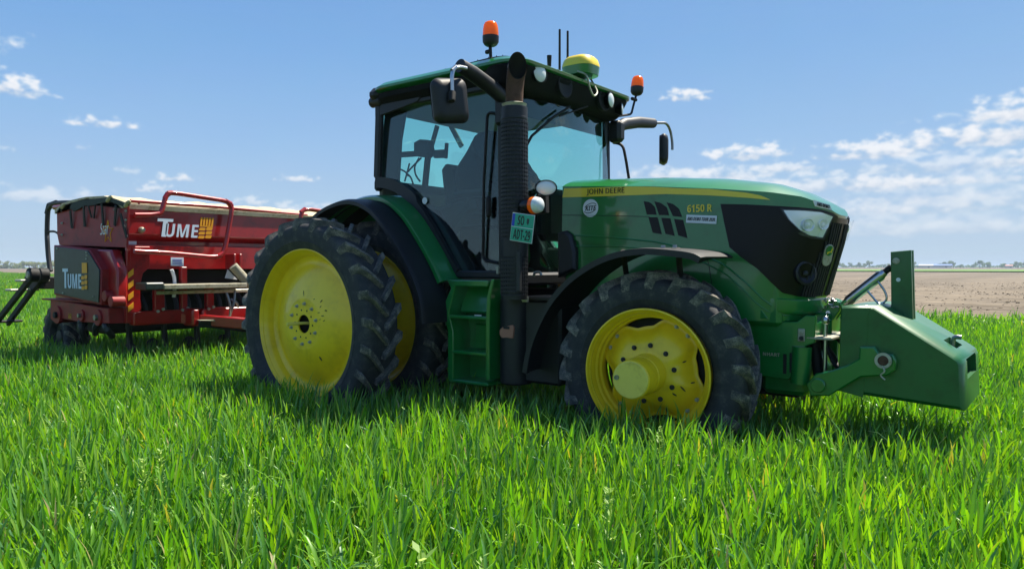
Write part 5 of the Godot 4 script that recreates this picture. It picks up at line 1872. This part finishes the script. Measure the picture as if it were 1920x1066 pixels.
	wpart("hoop_stay", MB.new().tube(curve(ons([90, 434, 102, 434, 112, 441, 121, 452], 2, 1.4), 4), 0.014, 8), M.dark, d)
	var lad := group_part("ladder", d, -base_at)
	for e in [[62, 515, -6, 594, 1.6], [81, 515, 14, 598, 1.42]]:
		part("stringer", MB.new().bar(on(e[0], e[1], 2, e[4]), on(e[2], e[3] + 8, 2, e[4]), 0.05, 0.085, 0.01), M.dark, lad)
		var p := on(e[0], e[1], 2, e[4])
		part("pivot", MB.new().cyl(p - Z * 0.05, p + Z * 0.06, 0.09, 0.09, 20, 0.01), M.dark, lad)
		part("pivot_cap", MB.new().cyl(p + Z * 0.06, p + Z * 0.075, 0.05, 0.045, 16), M.zinc, lad)
	for q in [[24, 541, 58, 545], [-4, 600, 26, 604], [50, 523, 70, 528]]:
		var tp := on((q[0] + q[2]) * 0.5, (q[1] + q[3]) * 0.5, 2, 1.51)
		part("tread", MB.new().box(tp, Vector3(0.2, 0.03, 0.34), 0.008), M.zinc if q[0] > 10 else M.dark, lad)
	part("handle", MB.new().tube(bent(ons([40, 568, 33, 545, 27, 533, 30, 523, 40, 522, 68, 535], 2, 1.6), 0.2), 0.022, 10), M.zinc, lad)
	part("ladder_beam", MB.new().bar(on(95, 530, 2, 1.3), on(60, 528, 2, 1.3), 0.2, 0.16, 0.01), M.dark, lad)
	# rear wheel
	for z in [1.22, -1.22]:
		var w := group_part("drill_wheel", d, Vector3(-5.5, 0.43, z) - base_at)
		part("tread_lugs", lug_mesh(0.43, 0.14, 16, 1.0), M.tread, part("tyre", tyre_mesh(0.43, 0.22, 0.14), M.rubber, w))
		part("rim", MB.new().lathe([Vector2(0.225, 0.11), Vector2(0.21, 0.12), Vector2(0.18, 0.05), Vector2(0.1, 0.03), Vector2(0.08, 0.09), Vector2(0, 0.1), Vector2(0, -0.05), Vector2(0.22, -0.1)], Vector3.ZERO, Z, 32, false), M.hose, w)
	wpart("wheel_arm", MB.new().box(Vector3(-5.2, 0.75, 0), Vector3(0.7, 0.2, 2.3), 0.03), M.dark, d)
	# cylinder at the right, drawbar to the tractor
	var c0 := on(436, 498, 0, -3.0)
	var c1 := on(474, 540, 0, -2.95)
	wpart("cylinder", MB.new().cyl(c0, c0.lerp(c1, 0.85), 0.055, 0.055, 18, 0.006), M.board, d)
	wpart("cylinder_rod", MB.new().cyl(c0.lerp(c1, 0.8), c1, 0.025, 0.025, 12), M.steel, d)
	for q in [[432, 484], [443, 484]]:
		wpart("cylinder_lug", MB.new().box(on(q[0], q[1] + 6, 0, -3.1), Vector3(0.2, 0.18, 0.03), 0.006), M.red, d)
	wpart("towing_bar", MB.new().bar(Vector3(-1.5, 0.6, 0), Vector3(-3.2, 0.75, 0), 0.14, 0.16, 0.01), M.red, d)
	for s in [0.9, -0.9]:
		wpart("towing_bar", MB.new().bar(Vector3(-1.8, 0.62, 0), Vector3(-3.2, 0.75, s), 0.1, 0.12, 0.01), M.red, d)
	for q in [[424, 548, 430, 600], [440, 545, 425, 603], [432, 560, 446, 575]]:
		wpart("cable", MB.new().tube(curve([on(q[0], q[1], 0, -3.02), on((q[0] + q[2]) * 0.5 + 4, (q[1] + q[3]) * 0.5, 0, -2.98), on(q[2], q[3], 0, -3.02)], 5), 0.014, 8), M.bolt, d)
	wpart("inspection_arc", MB.new().tube(curve(ons([321, 505, 326, 520, 327, 540, 325, 557], 0, -3.17), 4), 0.02, 8), M.white, d)
	wpart("warning_triangle", MB.new().prism(flat([426, 505, 421, 521, 444, 524], 0, -3.1), Vector3(-3.1, 0, 0), Z, Y, X * 0.01), M.white, d)
	# stickers and lettering on the hopper front
	var wt := wpart("white_notice", MB.new().prism(flat([320, 482, 344, 482.5, 344, 498.5, 320, 498], 0, -3.23), Vector3(-3.236, 0, 0), Z, Y, X * 0.004), M.tumewhite, d)
	for k in 4:
		wpart("print_line", MB.new().prism(flat([323, 485.5 + k * 3, 341, 486 + k * 3, 341, 486.8 + k * 3, 323, 486.3 + k * 3], 0, -3.23), Vector3(-3.232, 0, 0), Z, Y, X * 0.002), M.blue, wt)
	wpart("white_tag", MB.new().prism(flat([239, 451.5, 256, 452, 256, 459, 239, 458.5], 0, -3.3), Vector3(-3.312, 0, 0), Z, Y, X * 0.005), M.white, d)
	wpart("knob", MB.new().ball(on(265, 431, 0, -3.2), Vector3(0.05, 0.035, 0.035), 14), M.zinc, d)
	var t0 := on(291, 443, 0, -3.214)
	var t1 := on(370, 446, 0, -3.214)
	var tw := t0.z - t1.z
	text("T", t0 + Vector3(0, 0.0, 0), -Z, Y, tw * 0.36, 0.205, M.tumewhite, d, "lettering", 900, 0.14).position -= base_at
	text("UME", t0 + Vector3(0, 0.0, -tw * 0.21), -Z, Y, tw * 0.78, 0.15, M.tumewhite, d, "lettering", 900, 0.14).position -= base_at
	wheat_ear(d, t1 + Vector3(0.0, -0.005, 0.0), -Z, Y, 0.175, 0.25, 0.14, M.tumeyellow, true)
	# star mark on the hopper end
	var so := on(187, 440, 2, 1.512)
	text("Star", so + Vector3(0, 0, 0), X, Y, 0.2, 0.13, M.white, d, "star_lettering", 400, 0.2).position -= base_at
	var sc := on(202, 435, 2, 1.512)
	var spts := []
	for i in 11:
		var a := PI / 2.0 + TAU * i / 10.0
		var r := 0.13 if i % 2 == 0 else 0.055
		spts.append(sc + Vector3(cos(a) * r, sin(a) * r, 0))
	wpart("star_outline", MB.new().tube(spts, 0.006, 5), M.tumeyellow, d)
	wpart("scale_sticker", MB.new().prism(flat([223, 471, 227, 471, 226, 489, 222, 489], 2, 1.484), Vector3(0, 0, 1.481), X, Y, Z * 0.004), M.tumeyellow, d)
	# hopper end bolts
	for q in [[115, 395], [115, 418], [115, 440], [235, 395], [235, 412], [214, 393]]:
		wpart("end_bolt", MB.new().cyl(on(q[0], q[1], 2, 1.5), on(q[0], q[1], 2, 1.525), 0.014, 0.012, 8), M.bolt, d)


# ---------------------------------------------------------------- the driver: bones joined by a smooth minimum, meshed as surface nets
func field(p: Vector3, bones: Array, k: float) -> float:
	var d := 1e3
	for b in bones:
		var a: Vector3 = b[0]
		var ab: Vector3 = b[2]
		var t := clampf((p - a).dot(ab) * b[3], 0.0, 1.0)
		var e := p.distance_to(a + ab * t) - lerpf(b[4], b[5], t)
		var h := maxf(k - absf(d - e), 0.0) / k
		d = minf(d, e) - h * h * k * 0.25
	return d


func skin_mesh(list: Array, cell: float, k: float) -> MB:
	var bones := []
	var box := AABB(list[0][0], Vector3.ZERO)
	for l in list:
		var ab: Vector3 = l[1] - l[0]
		bones.append([l[0], l[1], ab, 1.0 / maxf(1e-6, ab.length_squared()), l[2], l[3]])
		box = box.merge(AABB(l[0] - Vector3.ONE * (l[2] + cell * 3.0), Vector3.ONE * (l[2] + cell * 3.0) * 2.0))
		box = box.merge(AABB(l[1] - Vector3.ONE * (l[3] + cell * 3.0), Vector3.ONE * (l[3] + cell * 3.0) * 2.0))
	var n := Vector3i((box.size / cell).ceil()) + Vector3i.ONE
	var f := PackedFloat32Array()
	f.resize(n.x * n.y * n.z)
	for z in n.z:
		for y in n.y:
			for x in n.x:
				f[x + n.x * (y + n.y * z)] = field(box.position + Vector3(x, y, z) * cell, bones, k)
	var at := {}
	var step := [1, n.x, n.x * n.y]
	for z in n.z - 1:
		for y in n.y - 1:
			for x in n.x - 1:
				var i := x + n.x * (y + n.y * z)
				var c := Vector3.ZERO
				var m := 0
				for e in 12:
					var ax := e / 4
					var o1: int = step[(ax + 1) % 3] * (e & 1)
					var o2: int = step[(ax + 2) % 3] * ((e >> 1) & 1)
					var i0: int = i + o1 + o2
					var f0 := f[i0]
					var f1 := f[i0 + step[ax]]
					if (f0 < 0.0) != (f1 < 0.0):
						var q := Vector3(x, y, z)
						q[(ax + 1) % 3] += e & 1
						q[(ax + 2) % 3] += (e >> 1) & 1
						q[ax] += f0 / (f0 - f1)
						c += q
						m += 1
				if m > 0:
					at[i] = box.position + c / m * cell
	var mb := MB.new()
	for i in at:
		for ax in 3:
			var i1: int = i + step[ax]
			if i1 >= f.size() or (f[i] < 0.0) == (f[i1] < 0.0):
				continue
			var u: int = step[(ax + 1) % 3]
			var w: int = step[(ax + 2) % 3]
			if at.has(i - u) and at.has(i - w) and at.has(i - u - w):
				if f[i] < 0.0:
					mb.quad(at[i], at[i - w], at[i - u - w], at[i - u])
				else:
					mb.quad(at[i], at[i - u], at[i - u - w], at[i - w])
	return mb


func make_driver() -> void:
	base_at = Vector3(0.6, 1.85, 0)
	var d := thing("person", "person in dark clothes bent forward on the driver seat inside the cab", "person", base_at)
	var V := func(x: float, y: float, z: float) -> Vector3: return Vector3(x, y, z)
	var body := []
	body.append([V.call(0.55, 1.93, -0.08), V.call(0.55, 1.93, 0.08), 0.13, 0.13])
	body.append([V.call(0.55, 1.95, 0), V.call(0.55, 2.16, 0), 0.185, 0.21])
	body.append([V.call(0.55, 2.16, 0), V.call(0.68, 2.39, 0), 0.215, 0.19])
	body.append([V.call(0.76, 2.43, -0.18), V.call(0.76, 2.43, 0.18), 0.105, 0.105])
	for s in [-1.0, 1.0]:
		body.append([V.call(0.78, 2.42, 0.2 * s), V.call(0.95, 2.14, 0.27 * s), 0.078, 0.058])
		body.append([V.call(0.95, 2.14, 0.27 * s), V.call(1.12, 2.06, 0.17 * s), 0.052, 0.038])
		body.append([V.call(0.58, 1.92, 0.1 * s), V.call(0.98, 1.93, 0.15 * s), 0.095, 0.07])
		body.append([V.call(0.98, 1.93, 0.15 * s), V.call(1.1, 1.5, 0.14 * s), 0.065, 0.045])
		body.append([V.call(1.1, 1.5, 0.14 * s), V.call(1.08, 1.32, 0.14 * s), 0.045, 0.045])
		body.append([V.call(1.05, 1.305, 0.14 * s), V.call(1.26, 1.295, 0.15 * s), 0.045, 0.035])
	wpart("clothes", skin_mesh(body, 0.03, 0.06), M.cloth, d, 0.2)
	# head, neck and hands
	var head := []
	var skin := MB.new()
	head.append([V.call(0.83, 2.46, 0), V.call(0.92, 2.54, 0), 0.058, 0.055])
	head.append([V.call(0.97, 2.57, 0), V.call(0.97, 2.61, 0), 0.092, 0.09])
	head.append([V.call(1.0, 2.53, 0), V.call(1.035, 2.51, 0), 0.062, 0.05])
	head.append([V.call(1.055, 2.575, 0), V.call(1.082, 2.555, 0), 0.014, 0.017])
	for s in [-1.0, 1.0]:
		head.append([V.call(0.965, 2.58, 0.088 * s), V.call(0.96, 2.555, 0.09 * s), 0.018, 0.014])
		var hand := []
		for k in 4:
			var a: Vector3 = V.call(1.17, 2.05 + 0.012 * k, (0.165 - 0.004 * k) * s)
			var b: Vector3 = a + V.call(0.045, 0.012, 0.022 * s)
			hand.append([V.call(1.13, 2.055, 0.17 * s), a, 0.022, 0.011])
			hand.append([a, b, 0.0095, 0.009])
			hand.append([b, b + V.call(0.008, -0.032, 0.005 * s), 0.009, 0.0075])
		hand.append([V.call(1.13, 2.055, 0.165 * s), V.call(1.16, 2.075, 0.135 * s), 0.016, 0.012])
		hand.append([V.call(1.16, 2.075, 0.135 * s), V.call(1.19, 2.065, 0.12 * s), 0.011, 0.009])
		skin.v.append_array(skin_mesh(hand, 0.008, 0.012).v)
	skin.v.append_array(skin_mesh(head, 0.012, 0.02).v)
	wpart("skin", skin, M.skin, d, 0.2)
	wpart("hair", skin_mesh([[V.call(0.94, 2.61, 0), V.call(0.97, 2.64, 0), 0.093, 0.088], [V.call(0.92, 2.57, 0), V.call(0.93, 2.54, 0), 0.082, 0.065]], 0.014, 0.03), M.cloth, d, 0.2)
	for s in [-1.0, 1.0]:
		wpart("eye", MB.new().ball(V.call(1.048, 2.588, 0.033 * s), Vector3(0.011, 0.009, 0.012), 10), M.white, d)
	wpart("mouth", MB.new().ball(V.call(1.073, 2.515, 0), Vector3(0.008, 0.005, 0.022), 10), M.maroon, d)


# ---------------------------------------------------------------- far things
func leaf_cloud(sd: int, n: int, size: float, lobes: Array) -> MB:
	var r := RandomNumberGenerator.new()
	r.seed = sd
	var m := MB.new()
	for i in n:
		var l: Array = lobes[r.randi() % lobes.size()]
		var u := Vector3(r.randfn(), r.randfn(), r.randfn()).normalized() * pow(r.randf(), 0.4)
		var p: Vector3 = l[0] + u * l[1]
		var b := Basis.from_euler(Vector3(r.randf() * TAU, r.randf() * TAU, r.randf() * TAU))
		var s := size * r.randf_range(0.6, 1.3)
		m.quad(p + b * Vector3(-s, 0, -s * 0.6), p + b * Vector3(s, s * 0.2, -s * 0.6), p + b * Vector3(s, 0, s * 0.6), p + b * Vector3(-s, -s * 0.2, s * 0.6))
	return m


func make_far() -> void:
	var leaf := []
	for c in [Color(0.17, 0.26, 0.12), Color(0.22, 0.31, 0.13), Color(0.27, 0.33, 0.17)]:
		var m := mat(c, 0.85)
		m.backlight_enabled = true
		m.backlight = Color(0.4, 0.5, 0.2)
		leaf.append(m)
	var crowns := []
	for k in 5:
		rng.seed = 60 + k
		var lobes := []
		for i in 6:
			lobes.append([Vector3(rng.randf_range(-0.28, 0.28), rng.randf_range(0.38, 0.82), rng.randf_range(-0.28, 0.28)), Vector3.ONE * rng.randf_range(0.14, 0.25)])
		crowns.append(leaf_cloud(70 + k, 420, 0.045, lobes).mesh(-0.5))
	var trunk := MB.new().tube([Vector3(0, -0.02, 0), Vector3(0.01, 0.3, 0), Vector3(0, 0.6, 0.01)], [0.035, 0.026, 0.012], 7).mesh()
	rng.seed = 12
	var labels := ["rounded green tree in the hazy row of trees on the horizon", "low wide tree in the hazy row of trees on the horizon", "tall slim tree standing above the hazy horizon row"]
	for i in 62:
		var x := -330.0 + i * 6.6 + rng.randf_range(-3, 3)
		var kind := 0 if rng.randf() < 0.5 else 1
		var h := rng.randf_range(6.0, 9.5) if kind == 0 else rng.randf_range(4.5, 6.5)
		if i % 17 == 9:
			kind = 2
			h = 10.0
		var t := thing("tree", labels[kind], "tree", Vector3(x, 0, -1000 + rng.randf_range(-60, 40)), "row of trees along the far horizon")
		t.rotation.y = rng.randf() * TAU
		t.scale = Vector3(h * (1.25 if kind == 0 else 1.9 if kind == 1 else 0.5), h, h * (1.25 if kind == 0 else 1.6 if kind == 1 else 0.5))
		part("crown", crowns[rng.randi() % 5], leaf[rng.randi() % 3], t)
		part("trunk", trunk, M.trunk, t)
	var wood := []
	for i in 260:
		wood.append([Vector3(-900 + i * 4.6, rng.randf_range(0.6, 2.2), -1090 + rng.randf_range(-20, 20)), Vector3(5, rng.randf_range(1.0, 2.6), 4)])
	tag(part("far_wood", leaf_cloud(5, 7000, 0.9, wood), leaf[0], self, -0.5), "hazy low wood along the horizon behind the tilled field", "wood", "", "stuff")
	# sheds on the horizon
	for s in [[1769, 18.0, 4.2, Color(0.25, 0.4, 0.66), "white shed with a blue roof among the far trees"], [1738, 15.0, 4.0, Color(0.7, 0.71, 0.72), "low pale shed with a grey roof among the far trees"], [1893, 7.0, 3.4, Color(0.62, 0.4, 0.33), "small white house with a red roof on the far horizon"]]:
		var p := on(s[0], 499.4, 2, -960.0)
		var t := thing("shed" if s[1] > 10.0 else "house", s[4], "shed" if s[1] > 10.0 else "house", Vector3(p.x, 0, -960))
		part("wall", MB.new().box(Vector3(0, s[2] * 0.35, 0), Vector3(s[1], s[2] * 0.7, 9.0)), M.zinc, t)
		part("roof", MB.new().prism(pv([-5.0, 0, 5.0, 0, 0, s[2] * 0.34]), Vector3(-s[1] * 0.51, s[2] * 0.7, 0), Z, Y, X * s[1] * 1.02), mat(s[3], 0.6), t)
		part("door", MB.new().box(Vector3(s[1] * 0.2, s[2] * 0.25, 4.53), Vector3(s[1] * 0.15, s[2] * 0.5, 0.1)), M.panel, t)
	# bushes of the hedge beyond the fields on the left
	var bm := []
	for c in [Color(0.40, 0.44, 0.22), Color(0.47, 0.49, 0.28), Color(0.34, 0.40, 0.2)]:
		var m := mat(c, 0.9)
		m.backlight_enabled = true
		m.backlight = Color(0.4, 0.45, 0.2)
		bm.append(m)
	rng.seed = 33
	for i in 18:
		var px := -90.0 + i * 12.0
		var t := thing("bush", "dull green bush in the hedge beyond the wheat field", "bush", on(px, 503.2, 2, -195.0 + rng.randf_range(-6, 6)) * Vector3(1, 0, 1), "bushes of the hedge behind the wheat")
		var h := rng.randf_range(5.0, 6.6) if px > 5.0 else rng.randf_range(3.6, 5.2)
		t.scale = Vector3(h * 1.5, h, h * 1.5)
		t.rotation.y = rng.randf() * TAU
		var lobes := []
		for k in 7:
			lobes.append([Vector3(rng.randf_range(-0.35, 0.35), rng.randf_range(0.12, 0.72), rng.randf_range(-0.35, 0.35)), Vector3.ONE * rng.randf_range(0.16, 0.27)])
		part("foliage", leaf_cloud(200 + i, 520, 0.045, lobes).mesh(-0.5), bm[rng.randi() % 3], t)
		part("stem", trunk, M.trunk, t)


# ---------------------------------------------------------------- pale weeds among the wheat
func make_weeds() -> void:
	var wm := mat(Color(0.5, 0.62, 0.3), 0.6)
	wm.backlight_enabled = true
	wm.backlight = Color(0.8, 0.9, 0.5)
	var i := 0
	for q in [[268, 862, 0.46, 0], [300, 845, 0.50, 0], [470, 918, 0.48, 0], [150, 858, 0.45, 0], [420, 892, 0.46, 0], [700, 1040, 0.47, 0], [905, 1048, 0.48, 0], [1142, 915, 0.52, 0], [1235, 805, 0.5, 0], [788, 1030, 0.46, 1]]:
		var top := on(q[0], q[1], 1, q[2])
		var t := thing("weed", "pale feathery weed standing among the wheat blades" if q[3] == 0 else "broad leaved pale weed between the wheat blades", "weed", Vector3(top.x, 0, top.z), "feathery weeds in the wheat" if q[3] == 0 else "broad leaved weeds in the wheat")
		rng.seed = 300 + i
		i += 1
		var h: float = q[2]
		var stem := [Vector3.ZERO, Vector3(0.01, h * 0.5, -0.01), Vector3(0.0, h, 0.0)]
		part("stem", MB.new().tube(curve(stem, 4), 0.003, 5), wm, t)
		var lm := MB.new()
		if q[3] == 0:
			for k in 46:
				var f := rng.randf_range(0.6, 1.02)
				var a := rng.randf() * TAU
				var p := Vector3(0.0, h * f, 0.0)
				var l := 0.05 * (1.25 - f) + 0.014
				var dir := Vector3(cos(a), rng.randf_range(0.2, 0.7), sin(a)).normalized()
				var sd := dir.cross(Y).normalized() * 0.0045
				lm.quad(p, p + dir * l * 0.5 + sd, p + dir * l, p + dir * l * 0.5 - sd)
		else:
			for k in 9:
				var a := TAU * k / 4.6
				var p := Vector3(0, h * rng.randf_range(0.7, 0.98), 0)
				var dir := Vector3(cos(a), rng.randf_range(0.5, 1.2), sin(a)).normalized()
				var l := rng.randf_range(0.05, 0.075)
				var sd := dir.cross(Y).normalized() * l * 0.24
				lm.quad(p, p + dir * l * 0.55 + sd, p + dir * l, p + dir * l * 0.55 - sd)
		part("leaves", lm, wm, t)


func _ready() -> void:
	var t0 := Time.get_ticks_msec()
	# camera
	var bas := Basis.from_euler(Vector3(deg_to_rad(PITCH), deg_to_rad(YAW), 0))
	FW = -bas.z
	RT = bas.x
	UP = bas.y
	var cam := Camera3D.new()
	cam.name = "camera"
	cam.transform = Transform3D(bas, CAM)
	cam.fov = rad_to_deg(2.0 * atan(533.0 / FOCAL))
	cam.near = 0.05
	cam.far = 8000.0
	add_child(cam)
	cam.current = true
	# sun and sky
	var sun_dir := Vector3(0.14, 1.0, -0.54).normalized()
	var env := Environment.new()
	env.background_mode = Environment.BG_SKY
	env.sky = Sky.new()
	env.sky.sky_material = make_sky(sun_dir)
	env.background_energy_multiplier = 0.495
	env.tonemap_mode = Environment.TONE_MAPPER_LINEAR
	env.tonemap_exposure = 2.15
	env.fog_enabled = true
	env.fog_density = 0.00036
	env.fog_light_color = Color(0.78, 0.86, 0.95)
	env.sdfgi_enabled = true
	env.ssao_enabled = true
	env.ssil_enabled = true
	var we := WorldEnvironment.new()
	we.name = "environment"
	we.environment = env
	add_child(we)
	var sun := DirectionalLight3D.new()
	sun.name = "sun"
	sun.light_energy = 1.6
	sun.light_color = Color(1.0, 0.965, 0.9)
	sun.light_angular_distance = 0.53
	sun.shadow_enabled = true
	sun.look_at_from_position(Vector3.ZERO, -sun_dir, Vector3.FORWARD)
	add_child(sun)
	make_materials()
	print("sky ", Time.get_ticks_msec() - t0)
	make_ground()
	print("ground ", Time.get_ticks_msec() - t0)
	make_wheat()
	print("wheat ", Time.get_ticks_msec() - t0)
	make_tractor()
	make_weight()
	make_drill()
	make_driver()
	make_far()
	make_weeds()
	print("tractor ", Time.get_ticks_msec() - t0)
